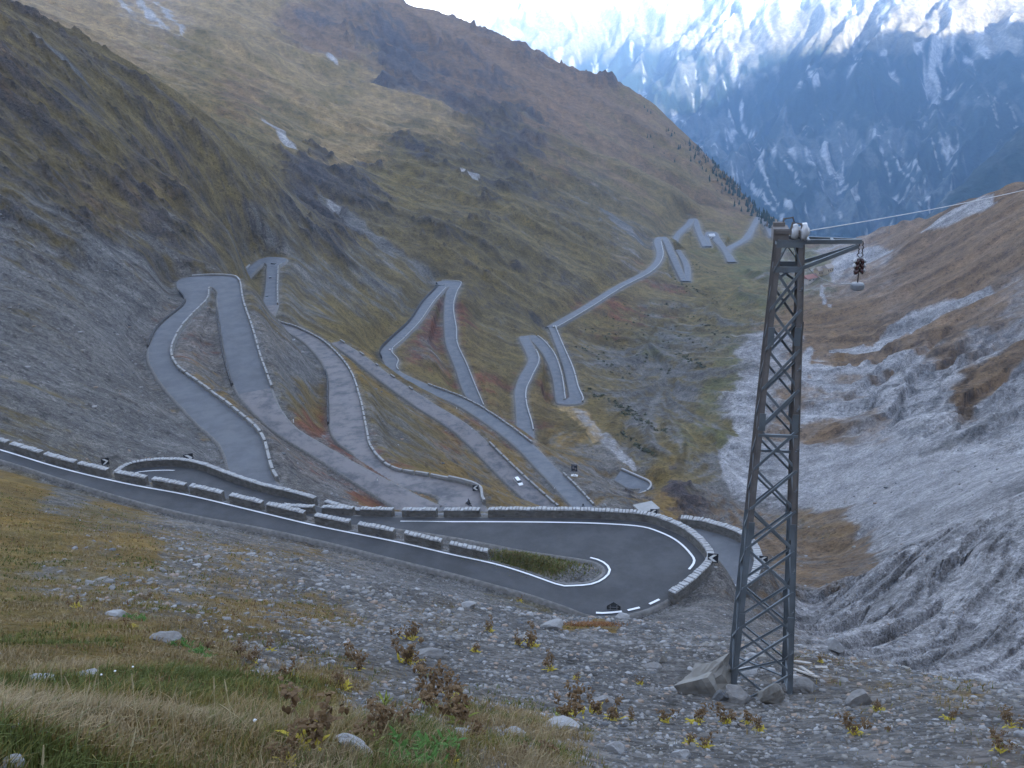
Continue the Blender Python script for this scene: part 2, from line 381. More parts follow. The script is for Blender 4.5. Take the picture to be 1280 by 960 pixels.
# ------------------------------------------------------------------ ground cover: what grows or lies where
KIND = ['scree', 'pale', 'olive', 'ochre', 'rust', 'rock', 'brown', 'green', 'meadow']
COL = np.array([(.135, .127, .122), (.32, .307, .307), (.130, .093, .030), (.200, .122, .032), (.15, .05, .028), (.058, .050, .052), (.175, .108, .055), (.108, .100, .034), (.26, .178, .080)])
def K(**kw): return [kw.get(k, 0.0) for k in KIND]
SEEDS = [  # column, row of the photograph and the mix of cover there
 # far left hillside
 (0,60,K(rock=.45,olive=.45,brown=.2)),(100,150,K(rock=.5,olive=.5)),(0,200,K(rock=.4,olive=.5,scree=.2)),(150,250,K(rock=.5,olive=.4,brown=.2)),(60,300,K(scree=.5,rock=.3,olive=.3)),
 (220,230,K(rock=.4,olive=.5,brown=.2)),(290,220,K(rock=.3,olive=.6)),(250,290,K(rock=.4,olive=.5,scree=.2)),(0,330,K(scree=.6,rock=.3,olive=.2)),(130,340,K(scree=.7,rock=.25,olive=.15)),(200,320,K(rock=.4,scree=.4,olive=.3)),
 (60,400,K(scree=.7,rock=.2,ochre=.1,olive=.2)),(160,400,K(scree=.85,rock=.12,ochre=.1)),(40,470,K(scree=.8,rock=.15,olive=.15)),(120,520,K(scree=.85,olive=.15)),(220,540,K(scree=.95)),(260,580,K(scree=.95)),(20,540,K(scree=.5,olive=.5)),(80,565,K(scree=.5,olive=.4)),
 (130,140,K(rock=.3,olive=.6)),(230,410,K(scree=.7,ochre=.3,rust=.2)),(250,430,K(scree=.6,ochre=.3,rust=.2)),(260,500,K(scree=.6,ochre=.4)),
 # between the near legs
 (375,460,K(scree=.9)),(385,500,K(ochre=.4,olive=.4,scree=.3)),(400,520,K(rust=.6,ochre=.4)),(350,490,K(scree=.7,olive=.3)),(375,600,K(scree=.8,ochre=.15)),(420,625,K(scree=.8,rust=.1)),(385,590,K(rust=.3,scree=.5,ochre=.2)),(430,550,K(rust=.5,scree=.4)),(480,612,K(rust=.6,ochre=.4)),
 (340,440,K(scree=.6,ochre=.3)),(320,360,K(olive=.7,scree=.2)),(330,400,K(scree=.5,olive=.3,rust=.1)),
 (450,480,K(ochre=.6,olive=.3)),(470,520,K(scree=.5,olive=.5,ochre=.2)),(520,560,K(scree=.3,olive=.6,brown=.2)),(560,600,K(ochre=.5,olive=.5)),(500,540,K(scree=.5,olive=.5)),(620,620,K(ochre=.5,scree=.3,olive=.4)),(600,570,K(ochre=.3,scree=.4,olive=.3)),
 (560,510,K(scree=.4,ochre=.5,olive=.2)),(640,570,K(ochre=.6,scree=.3)),(700,620,K(ochre=.6,scree=.2)),(580,540,K(rust=.4,ochre=.4,scree=.3)),
 (700,560,K(ochre=.5,olive=.3,scree=.3)),(735,590,K(scree=.7,ochre=.3)),(760,620,K(scree=.7,ochre=.3)),(700,600,K(scree=.8)),(800,640,K(rock=.4,scree=.5,ochre=.2)),(640,545,K(olive=.5,rust=.3,scree=.3)),
 (850,610,K(rock=.7,rust=.3)),(835,640,K(ochre=.7,brown=.3)),(830,590,K(ochre=.5,olive=.4)),(870,640,K(rock=.5,brown=.4)),
 # middle slope
 (380,380,K(scree=.5,olive=.5)),(430,400,K(olive=.9,meadow=.1)),(400,340,K(scree=.4,olive=.6)),(460,360,K(olive=.6,scree=.4)),(480,420,K(olive=.8,ochre=.2)),(420,300,K(rock=.5,olive=.4)),(360,280,K(rock=.4,scree=.3,olive=.4)),(440,330,K(scree=.5,olive=.4)),
 (520,350,K(olive=.7,scree=.2,rock=.2)),(540,420,K(scree=.3,olive=.4,rust=.4)),(560,470,K(olive=.7,rust=.2)),(590,420,K(olive=.8,rust=.15)),(578,400,K(rust=.6,olive=.4)),(595,480,K(rust=.5,olive=.5)),(640,460,K(olive=.8,scree=.1)),(625,410,K(olive=.7,scree=.3)),(620,340,K(olive=.6,rock=.3)),(680,490,K(rust=.4,olive=.6)),(670,520,K(olive=.7,rust=.4)),
 (560,290,K(rock=.35,olive=.6)),(650,300,K(olive=.7,rock=.3,scree=.1)),(700,340,K(olive=.5,rock=.3,pale=.1)),(640,390,K(olive=.6,rock=.35)),(750,330,K(olive=.6,rock=.3)),(790,300,K(olive=.5,rock=.3,pale=.15)),
 (800,350,K(rust=.3,olive=.5,scree=.3)),(760,400,K(olive=.5,rust=.3,green=.2)),(820,420,K(scree=.4,olive=.4,green=.2)),(760,460,K(scree=.5,olive=.4)),(860,450,K(scree=.5,olive=.4)),(740,490,K(olive=.6,scree=.3)),(800,510,K(scree=.6,olive=.3)),(850,500,K(scree=.6,olive=.3)),(740,520,K(olive=.8,rust=.2)),(820,560,K(scree=.6,olive=.4)),
 (735,515,K(olive=.6)),(870,560,K(olive=.6,scree=.3,green=.3)),(900,540,K(green=.8,olive=.4)),(905,480,K(green=.6,olive=.4,scree=.2)),(880,410,K(olive=.5,green=.3,scree=.3)),(930,380,K(green=.4,olive=.5,scree=.2)),(940,340,K(green=.7,olive=.3)),(900,340,K(olive=.7,green=.3)),(930,310,K(green=.5,olive=.4)),(860,320,K(olive=.7,green=.2)),
 (870,600,K(scree=.5,olive=.5)),(900,590,K(scree=.6,olive=.3)),(925,640,K(scree=.5,brown=.5)),(900,650,K(scree=.4,brown=.5)),
 # upper left
 (300,10,K(meadow=.8,olive=.3)),(200,20,K(pale=.3,meadow=.6,brown=.3)),(120,20,K(meadow=.6,brown=.3)),(250,80,K(meadow=.5,olive=.6)),(300,110,K(brown=.4,olive=.4,meadow=.3)),(380,90,K(meadow=.7,olive=.4)),(430,110,K(olive=.7,meadow=.5)),(350,160,K(meadow=.3,olive=.6,pale=.1)),
 (400,40,K(brown=.5,rock=.3,pale=.15)),(500,90,K(rock=.7,brown=.2,pale=.15)),(560,110,K(rock=.6,brown=.4)),(470,130,K(meadow=.8,olive=.3)),(430,190,K(meadow=.8,olive=.3)),(400,220,K(rock=.7,olive=.3)),(450,230,K(rock=.6,olive=.4)),(540,150,K(meadow=.7,olive=.4)),(520,180,K(rock=.5,olive=.5)),(500,220,K(olive=.8)),(560,220,K(rock=.3,olive=.6)),
 (600,60,K(brown=.6,rock=.4)),(540,20,K(brown=.7,rock=.3)),(700,120,K(brown=.7,rock=.3)),(640,170,K(rock=.5,olive=.4,brown=.2)),(700,200,K(olive=.5,brown=.4,rock=.2)),(780,180,K(brown=.5,olive=.4,pale=.1)),(620,240,K(olive=.5,rock=.4)),(740,260,K(olive=.6,pale=.15,rock=.2)),(840,210,K(olive=.5,brown=.4)),(850,260,K(olive=.6,brown=.3)),(920,250,K(brown=.6,olive=.4)),(940,290,K(olive=.7,brown=.3)),
 # valley floor and right side
 (930,500,K(pale=.7,scree=.5)),(915,560,K(pale=.5,scree=.6)),(960,440,K(pale=.5,scree=.4,brown=.2)),(985,500,K(brown=.7,pale=.3)),(1010,440,K(brown=.9)),(1020,465,K(pale=.8)),(1060,480,K(pale=.4,brown=.6)),(1050,440,K(brown=.9,olive=.2)),(1020,400,K(brown=.8,olive=.3)),(1080,380,K(brown=.7,pale=0.05,olive=.2)),
 (1000,345,K(green=.5,brown=.3,pale=.3)),(1060,340,K(pale=0.27,brown=.3)),(1100,330,K(pale=0.27,brown=.4)),(1110,290,K(brown=.9)),(1090,360,K(pale=0.23,brown=.4)),(1150,320,K(brown=.7,pale=0.14)),(1160,280,K(brown=.5,pale=0.18)),(1230,265,K(brown=.9)),(1250,300,K(brown=.6,pale=0.14)),(1200,350,K(brown=.8,pale=0.05)),(1130,390,K(pale=0.23,brown=.5)),(1180,370,K(pale=0.18,brown=.6)),(1240,400,K(brown=.5,pale=0.23)),(1180,420,K(brown=.8,pale=0.09)),
 (1120,430,K(pale=0.18,brown=.6)),(1060,500,K(pale=.6,brown=.5)),(1040,540,K(brown=.5,scree=.4,pale=.3)),(1090,530,K(brown=.5,pale=.4)),(1140,500,K(pale=1.2)),(1120,525,K(pale=1.2)),(1165,490,K(pale=1.0,rock=.15)),(1180,470,K(pale=.8,brown=.2)),(1230,430,K(pale=0.32,brown=.2)),(1270,370,K(pale=0.27,brown=.3,rock=.2)),(1215,490,K(brown=.8)),(1250,490,K(pale=.5,rock=.3)),(1275,450,K(rock=.4,pale=.4)),
 (960,600,K(scree=.4,pale=.5)),(1010,600,K(pale=.9,scree=.3)),(1100,580,K(pale=.9,scree=.3)),(1200,560,K(pale=.9,scree=.3)),(1270,520,K(pale=.7,scree=.5)),(1240,600,K(pale=.6,scree=.5)),(1080,640,K(pale=.8,scree=.3)),(1160,620,K(pale=.7,scree=.4)),(1120,660,K(pale=.6,scree=.4)),(1270,610,K(pale=.5,rock=.5)),
 (1000,660,K(brown=.6,olive=.3,scree=.3)),(1050,690,K(brown=.6,olive=.3,scree=.2)),(1000,710,K(brown=.7,scree=.3)),(960,680,K(brown=.6,scree=.4)),(970,720,K(brown=.5,scree=.5)),(1070,700,K(brown=.5,scree=.4)),
 # the rock slab
 (1020,770,K(pale=.8,rock=.3)),(1100,740,K(pale=.9,rock=.2)),(1180,700,K(pale=.8,rock=.3)),(1260,680,K(pale=.7,rock=.3)),(1100,800,K(pale=.8,rock=.3)),(1200,800,K(pale=.8,rock=.3)),(1260,820,K(pale=.7,rock=.3)),(1270,740,K(pale=.8,rock=.25)),(1270,860,K(scree=.6,pale=.4)),
 (910,750,K(scree=.7,brown=.3)),(940,780,K(scree=.7,brown=.3)),(880,780,K(scree=.9)),(960,760,K(scree=.6,brown=.3)),
 # foreground
 (30,600,K(olive=.5,ochre=.4,scree=.1)),(10,640,K(ochre=.6,olive=.5)),(80,610,K(scree=.6,olive=.3)),(130,640,K(olive=.4,ochre=.3,scree=.3)),(50,680,K(ochre=.4,olive=.6)),(180,690,K(ochre=.5,olive=.4,scree=.2)),(60,720,K(olive=.4,scree=.4,ochre=.2)),(220,700,K(scree=.5,ochre=.3,olive=.2)),(160,740,K(scree=.4,ochre=.4,olive=.3)),(30,760,K(olive=.6,ochre=.3)),(0,850,K(olive=.7,ochre=.2)),(0,930,K(olive=.8,green=.3)),(150,820,K(olive=.6,ochre=.4)),(150,930,K(olive=.7,green=.4)),(300,930,K(olive=.6,green=.5)),(280,840,K(olive=.6,ochre=.3)),
 (260,640,K(scree=.8,olive=.2)),(240,670,K(scree=.6,ochre=.4)),(300,690,K(scree=.5,ochre=.5)),(330,720,K(scree=.6,ochre=.3)),(380,690,K(ochre=.4,scree=.6)),(300,770,K(ochre=.5,olive=.3,scree=.3)),(330,810,K(scree=.6,ochre=.3)),(400,760,K(ochre=.5,scree=.4)),(420,730,K(scree=.9)),(500,730,K(scree=.9)),(550,770,K(scree=.7,ochre=.3)),(420,800,K(scree=.7,ochre=.2)),(560,740,K(scree=.8)),(430,690,K(scree=.6,ochre=.2,rock=.2)),(520,800,K(scree=.9,ochre=.1)),
 (400,850,K(ochre=.4,scree=.3,olive=.4)),(380,920,K(olive=.7,green=.4)),(480,880,K(scree=.6,ochre=.3)),(520,940,K(green=.8,olive=.2)),(560,850,K(scree=.8,ochre=.1)),(600,900,K(scree=.5,meadow=.5)),(660,930,K(meadow=.6,scree=.5)),(640,820,K(scree=.9,ochre=.1)),(640,770,K(scree=.9)),(740,790,K(scree=.9)),(700,778,K(scree=.8)),(790,782,K(scree=.9)),(760,850,K(scree=.95)),(820,930,K(scree=.9,meadow=.15)),(830,800,K(scree=.8,brown=.2)),(900,900,K(scree=.8,ochre=.2)),(960,920,K(scree=.8,ochre=.2)),(1050,830,K(scree=.6,brown=.4)),(1080,880,K(scree=.7,ochre=.3)),(1150,930,K(scree=.8,ochre=.15)),(1200,870,K(scree=.6,ochre=.4)),(1260,930,K(scree=.6,ochre=.3,rust=.2)),(1230,900,K(scree=.7,brown=.3)),(1000,950,K(scree=.9)),
 # islands between the near legs
 (640,700,K(olive=.6,scree=.5,green=.3)),(690,712,K(olive=.7,green=.5)),(720,720,K(scree=.8)),(590,690,K(scree=.7,olive=.3)),(520,670,K(scree=.7,brown=.3)),
]
# where on the ground each of those sight lines first lands
cummax = np.maximum.accumulate(TF, axis=1)
def hit_index(px, py, grid=None):
    a, t = azt(px, py)
    i = int(np.clip(np.searchsorted(az_f, a), 0, NA - 1))
    if az_f[i] - a > a - az_f[max(i - 1, 0)]: i -= 1
    g = cummax if grid is None else grid
    j = int(np.searchsorted(g[i], t))
    return i, min(j, NL - 1)
num = np.zeros(Z.shape + (len(KIND),), np.float32); den = np.zeros(Z.shape, np.float32)
warp_x = (fbm(AF * 25, LF * 25, 3, 77) - .5) * 60 + S2 * 5
warp_y = (fbm(AF * 25, LF * 25, 3, 78) - .5) * 60 + S2 * 5
qx, qy, ql = ((PX + warp_x) / 1000).astype(np.float32), ((PY + warp_y) / 1000).astype(np.float32), (LF * 0.10).astype(np.float32)
sel = np.abs(AF[:, 0]) < math.radians(45)
qx_, qy_, ql_ = qx[sel], qy[sel], ql[sel]
num_, den_ = num[sel], den[sel]
for (px, py, k) in SEEDS:
    i, j = hit_index(px, py)
    d2 = (qx_ - px / 1000) ** 2 + (qy_ - py / 1000) ** 2 + (ql_ - LF[i, j] * 0.10) ** 2
    w = 1.0 / (d2 + 2e-4) ** 2
    den_ += w
    for c, v in enumerate(k):
        if v: num_[..., c] += w * v
frac = np.zeros_like(num); frac[sel] = num_ / den_[..., None]
frac[~sel] = np.array(K(scree=.6, olive=.4, rock=.3))
# named features with their own outline: chutes, streams, tracks (pixel polylines with a width in pixels)
def feature(poly, wpx, kind, amount=1.0, dmin=0, dmax=1e9, rough=1.0):
    c = KIND.index(kind); best = np.full(qx_.shape, 1e9, np.float32)
    xs, ys = PX[sel] + warp_x[sel] * .12 * rough + S1[sel] * 1.2 * rough, PY[sel] + warp_y[sel] * .12 * rough
    for (p, q), (w0, w1) in zip(zip(poly[:-1], poly[1:]), zip(wpx[:-1], wpx[1:])):
        ex, ey = q[0] - p[0], q[1] - p[1]
        t = np.clip(((xs - p[0]) * ex + (ys - p[1]) * ey) / (ex * ex + ey * ey + 1e-6), 0, 1)
        best = np.minimum(best, np.hypot(xs - p[0] - t * ex, ys - p[1] - t * ey) / (w0 + (w1 - w0) * t))
    m = (1 - smooth(best, .6, 1.25)) * amount * ((DF[sel] > dmin) & (DF[sel] < dmax))
    fr = frac[sel]; fr *= (1 - m)[..., None]; fr[..., c] += m * 1.6; frac[sel] = fr
feature([(708,508),(728,522),(745,545)], [9,9,7], 'meadow', 1, 300)
feature([(720,515),(745,540),(760,553),(785,575),(792,585)], [6,7,8,5,3], 'pale', .5, 300)
feature([(950,470),(935,490),(928,520),(938,545),(915,570),(925,600),(960,620)], [8,14,14,10,16,18,20], 'pale', 1, 350)
feature([(1010,440),(1000,470)], [6,8], 'pale', .9, 350)
feature([(1000,465),(1040,462),(1100,458),(1150,447)], [6,9,6,5], 'pale', 1, 350)
feature([(1003,478),(1040,487),(1090,486),(1140,480)], [5,7,6,4], 'pale', 1, 350)
feature([(995,525),(1040,512),(1080,502),(1120,498)], [5,8,6,4], 'pale', 1, 250)
feature([(1040,438),(1070,432),(1110,425)], [3,4,3], 'pale', .9, 350)
feature([(1090,432),(1130,405),(1190,375),(1240,360)], [3,12,8,4], 'pale', .8, 300)
feature([(1025,360),(1030,375),(1036,383)], [2,2,2], 'pale', .9, 350)
feature([(1040,340),(1080,325),(1110,315)], [10,9,5], 'pale', .9, 350)
feature([(1150,300),(1200,270),(1240,256)], [5,7,4], 'pale', .8, 350)
feature([(1050,590),(1130,600),(1200,590),(1275,560)], [30,34,34,30], 'pale', .9, 120)
feature([(1150,570),(1210,548),(1270,515)], [3,3,3], 'scree', .5, 120)
feature([(1200,500),(1240,470),(1280,440)], [12,14,12], 'brown', .8, 120)
feature([(1010,555),(1040,535)], [5,8], 'brown', .8, 200)
feature([(579,219),(590,226)], [3,4], 'pale', .8, 500, rough=2)
feature([(175,0),(190,18),(204,38)], [3,4,2], 'pale', .6, 700, rough=2)
feature([(196,0),(212,20),(226,42)], [2,4,2], 'pale', .6, 700, rough=2)
feature([(150,0),(165,14)], [2,2], 'pale', .5, 700)
feature([(330,150),(350,165),(372,188)], [2,3,1.5], 'pale', .7, 700)
feature([(400,245),(470,300),(540,350)], [5,8,8], 'scree', .35, 400)
feature([(410,250),(425,262)], [4,3], 'pale', .35, 400)
feature([(720,240),(760,270),(800,300)], [3,4,3], 'scree', .8, 500)
feature([(540,470),(600,500)], [4,5], 'olive', .9, 200)
feature([(40,45),(80,75),(110,105)], [3,5,3], 'scree', .8, 200)
feature([(690,130),(730,160)], [3,5], 'brown', .7, 700)
feature([(410,65),(420,78)], [4,3], 'pale', .7, 700)
feature([(704,782),(740,779),(770,784)], [3,4,3], 'ochre', .9, 20, 62)
floor_ = np.exp(-(((PX - 1140) / 190) ** 2 + ((PY - 602) / 56) ** 2) ** 2) * (DF > 150)
# choose the cover at each spot
rngs = [fbm(AF * 90 + 31 * c, LF * 90 - 17 * c, 3, 100 + c) - .5 for c in range(len(KIND))]
wide = [fbm(AF * 22 + 11 * c, LF * 22 + 7 * c, 3, 200 + c) - .5 for c in range(len(KIND))]
tiny = [fbm(AF * 300 + 5 * c, LF * 300 + 3 * c, 2, 250 + c) - .5 for c in range(len(KIND))]
streaks = [S1, -S1, S2, -S2, S3, S2 * .5 + S1 * .5, S3 * .5 - S1 * .5, -S3, -S1 * .5 + S2 * .5]
calm = (1 - .85 * floor_) * (1 - .5 * smooth(PX, 990, 1060) * smooth(DF, 110, 140)) if True else 1 - .5 * smooth(PX, 990, 1060) * smooth(DF, 110, 140)
score = np.zeros(Z.shape + (len(KIND),), np.float32)
near = 1 - smooth(DF, 20, 120)
for c in range(len(KIND)):
    amp = (.52 * streaks[c] * (1 - .75 * near) + 1.8 * rngs[c] + 1.4 * wide[c] + 1.4 * tiny[c]) * calm
    score[..., c] = np.log(frac[..., c] + .02) * 1.25 + amp
score *= 3.4
score -= score.max(-1, keepdims=True)
wt = np.exp(score); wt /= wt.sum(-1, keepdims=True)
flat = np.einsum('ijk,kc->ijc', frac / frac.sum(-1, keepdims=True), COL)
rgb = np.einsum('ijk,kc->ijc', wt, COL) * .72 + flat * .28
grassy = wt[..., 2] + wt[..., 3] + wt[..., 7] + wt[..., 8] + .5 * wt[..., 6] + .6 * wt[..., 4]
rocky = wt[..., 5] + .0 * wt[..., 1]
# verge of crushed stone beside the carriageways
verge = (1 - smooth(bd, .3, 1.2 + .006 * DF)) * (bd < 50)
rgb = rgb * (1 - .6 * verge[..., None]) + np.array((.20, .195, .19)) * .6 * verge[..., None]
grassy *= 1 - verge
rgb *= (1 + (.05 + .08 * smooth(DF, 150, 400)) * (1 - .8 * floor_) * S1 + .06 * S2 * (1 - .8 * floor_) + .45 * (fbm(AF * 260, LF * 260, 3, 270) - .5) * (1 - .6 * floor_))[..., None].clip(.6, 1.5)

# ------------------------------------------------------------------ relief
att = smooth(bd / (1.5 + .035 * DF), .3, 2.2)
ampl = smooth(DF, 60, 300)
slab = np.exp(-(((PX - 1150) / 190) ** 2 + ((PY - 750) / 110) ** 2) ** 2) * smooth(DF, 50, 60) * (1 - smooth(DF, 118, 135))
rel = DF * ampl * (-.0032 * S3 - .0014 * S2 - .0006 * S1 + .012 * n2 + .006 * n1)
crag = np.maximum(fbm(AF * 50, LF * 50, 4, 55) - .42, 0)
rel += DF * ampl * crag * .030 * rocky
rel += (1 - ampl) * (.28 * n0 * smooth(DF, 2, 12) + .9 * (fbm(X * .16, Y * .16, 3, 41) - .5) * smooth(DF, 6, 30)) 
# dipping beds of the slab: ledges rising to the right
ub = (X * .42 + Y * -.55) ; vb = (X * .8 + Y * .5)
bed = fbm(ub * .5 + .9 * fbm(vb * .09, ub * .09, 3, 61), vb * .05, 5, 62)
beds = .45 * bed + .35 * smooth(bed, .44, .54) + .2 * smooth(fbm(ub * 1.3 + fbm(vb * .2, ub * .2, 2, 68), vb * .1, 4, 69), .42, .55)
rel += slab * (beds - .5) * 3.6
rsl = np.exp(-(((PX - 1170) / 130) ** 2 + ((PY - 480) / 90) ** 2) ** 2) * (DF > 200)
bd2 = fbm(ub * .10 + .9 * fbm(vb * .02, ub * .02, 3, 67), vb * .022, 5, 66)
rel += rsl * (.5 * bd2 + .5 * smooth(bd2, .44, .53) - .5) * 11
rel *= 1 - .92 * floor_
rgb *= (1 - .40 * (slab * (bed < .5) + slab * .6) .clip(0, 1) * smooth(.07 - np.abs(fbm(ub * .7 + .5 * fbm(vb * .1, ub * .1, 2, 71), vb * .05, 3, 72) - .5), 0, .06) )[..., None]  # crevice darkness put into the slab colour, as flat light hides the ledges
rgb *= (1 - .45 * rsl * smooth(.08 - np.abs(fbm(ub * .2, vb * .05, 4, 73) - .5), 0, .06))[..., None]  # crevice lines darkened in the outcrop colour too
Z = Z + rel * att * (AF > -9)
fall = 1.6 + .02 * DF
k = 1 - smooth(bd, .35 + .004 * DF, .35 + .004 * DF + fall)
drop = .16 + .0006 * DF
Z = Z * (1 - k) + (bz - drop) * k
# a low mound on the island inside the near hairpin
isl = np.exp(-(((PX - 660) / 70) ** 2 + ((PY - 705) / 16) ** 2)) * smooth(bd, .3, 1.6) * (DF > 55) * (DF < 100)
Z = Z + isl * 1.0
TFIN = Z / DF
cmaxf = np.maximum.accumulate(TFIN, axis=1)
def hit(px, py):
    """the spot of ground seen at a pixel of the photograph"""
    a, t = azt(px, py)
    fi = float(np.interp(a, az_f, np.arange(NA))); i = int(fi); u = fi - i
    col = TFIN[i] * (1 - u) + TFIN[min(i + 1, NA - 1)] * u
    cm = np.maximum.accumulate(col)
    j = int(np.searchsorted(cm, t)); j = min(max(j, 1), NL - 1)
    f = (t - col[j - 1]) / (col[j] - col[j - 1] + 1e-12) if col[j] != col[j - 1] else 0
    f = min(max(f, 0), 1)
    l = ln_f[j - 1] + f * (ln_f[j] - ln_f[j - 1]); D = math.exp(l)
    return np.array([D * math.sin(a), D * math.cos(a), D * t])
def ground(x, y):
    """terrain height below a point"""
    a, D = math.atan2(x, y), math.hypot(x, y)
    fi = float(np.interp(a, az_f, np.arange(NA))); fj = float(np.interp(math.log(max(D, .9)), ln_f, np.arange(NL)))
    i, j = min(int(fi), NA - 2), min(int(fj), NL - 2); u, v = fi - i, fj - j
    return (Z[i, j] * (1 - u) * (1 - v) + Z[i + 1, j] * u * (1 - v) + Z[i, j + 1] * (1 - u) * v + Z[i + 1, j + 1] * u * v)
def ground_many(x, y):
    a, D = np.arctan2(x, y), np.hypot(x, y)
    return bil(Z, np.interp(a, az_f, np.arange(NA)), np.interp(np.log(np.maximum(D, .9)), ln_f, np.arange(NL)))

# ------------------------------------------------------------------ helpers for objects
col = scene.collection
def mat(name, base, rough=.9, spec=.3, metallic=0.0, bump=0, scale=8.0, vary=.25, coat=0):
    m = bpy.data.materials.new(name); m.use_nodes = True
    nt = m.node_tree; b = nt.nodes['Principled BSDF']
    b.inputs['Roughness'].default_value = rough
    b.inputs['Specular IOR Level'].default_value = spec
    b.inputs['Metallic'].default_value = metallic
    if coat: b.inputs['Coat Weight'].default_value = coat
    tc = nt.nodes.new('ShaderNodeTexCoord'); nz = nt.nodes.new('ShaderNodeTexNoise')
    nz.inputs['Scale'].default_value = scale; nz.inputs['Detail'].default_value = 6
    nt.links.new(tc.outputs['Object'], nz.inputs['Vector'])
    mx = nt.nodes.new('ShaderNodeMix'); mx.data_type = 'RGBA'
    mx.inputs[6].default_value = tuple(c * (1 - vary) for c in base) + (1,)
    mx.inputs[7].default_value = tuple(min(1, c * (1 + vary)) for c in base) + (1,)
    nt.links.new(nz.outputs[0], mx.inputs[0]); nt.links.new(mx.outputs[2], b.inputs['Base Color'])
    if bump:
        bp = nt.nodes.new('ShaderNodeBump'); bp.inputs['Strength'].default_value = bump; bp.inputs['Distance'].default_value = .05
        nt.links.new(nz.outputs[0], bp.inputs['Height']); nt.links.new(bp.outputs[0], b.inputs['Normal'])
    return m
def link(name, mesh, parent=None, label=None, cat=None, group=None, kind=None):
    o = bpy.data.objects.new(name, mesh); col.objects.link(o)
    if parent is not None: o.parent = parent
    if label: o['label'] = label
    if cat: o['category'] = cat
    if group: o['group'] = group
    if kind: o['kind'] = kind
    return o
def mesh_np(name, V, Fq, m=None, smooth_=False, mats=None, midx=None):
    me = bpy.data.meshes.new(name)
    V = np.asarray(V, np.float32); Fq = np.asarray(Fq, np.int32)
    me.vertices.add(len(V)); me.vertices.foreach_set('co', V.ravel())
    n, k = Fq.shape
    me.loops.add(n * k); me.loops.foreach_set('vertex_index', Fq.ravel())
    me.polygons.add(n); me.polygons.foreach_set('loop_start', np.arange(n, dtype=np.int32) * k)
    if smooth_: me.polygons.foreach_set('use_smooth', np.ones(n, bool))
    if m: me.materials.append(m)
    if mats:
        for q in mats: me.materials.append(q)
        if midx is not None: me.polygons.foreach_set('material_index', np.asarray(midx, np.int32))
    me.update(calc_edges=True)
    return me
def add_color(me, C, name='cover'):
    at = me.color_attributes.new(name, 'FLOAT_COLOR', 'POINT')
    C4 = np.ones((len(C), 4), np.float32); C4[:, :C.shape[1]] = C
    at.data.foreach_set('color', C4.ravel())
def grid_faces(na, nl, wrap=False):
    i, j = np.meshgrid(np.arange(na - 1), np.arange(nl - 1), indexing='ij')
    a = i * nl + j; b = (i + 1) * nl + j
    return np.stack([a, a + 1, b + 1, b], -1).reshape(-1, 4)

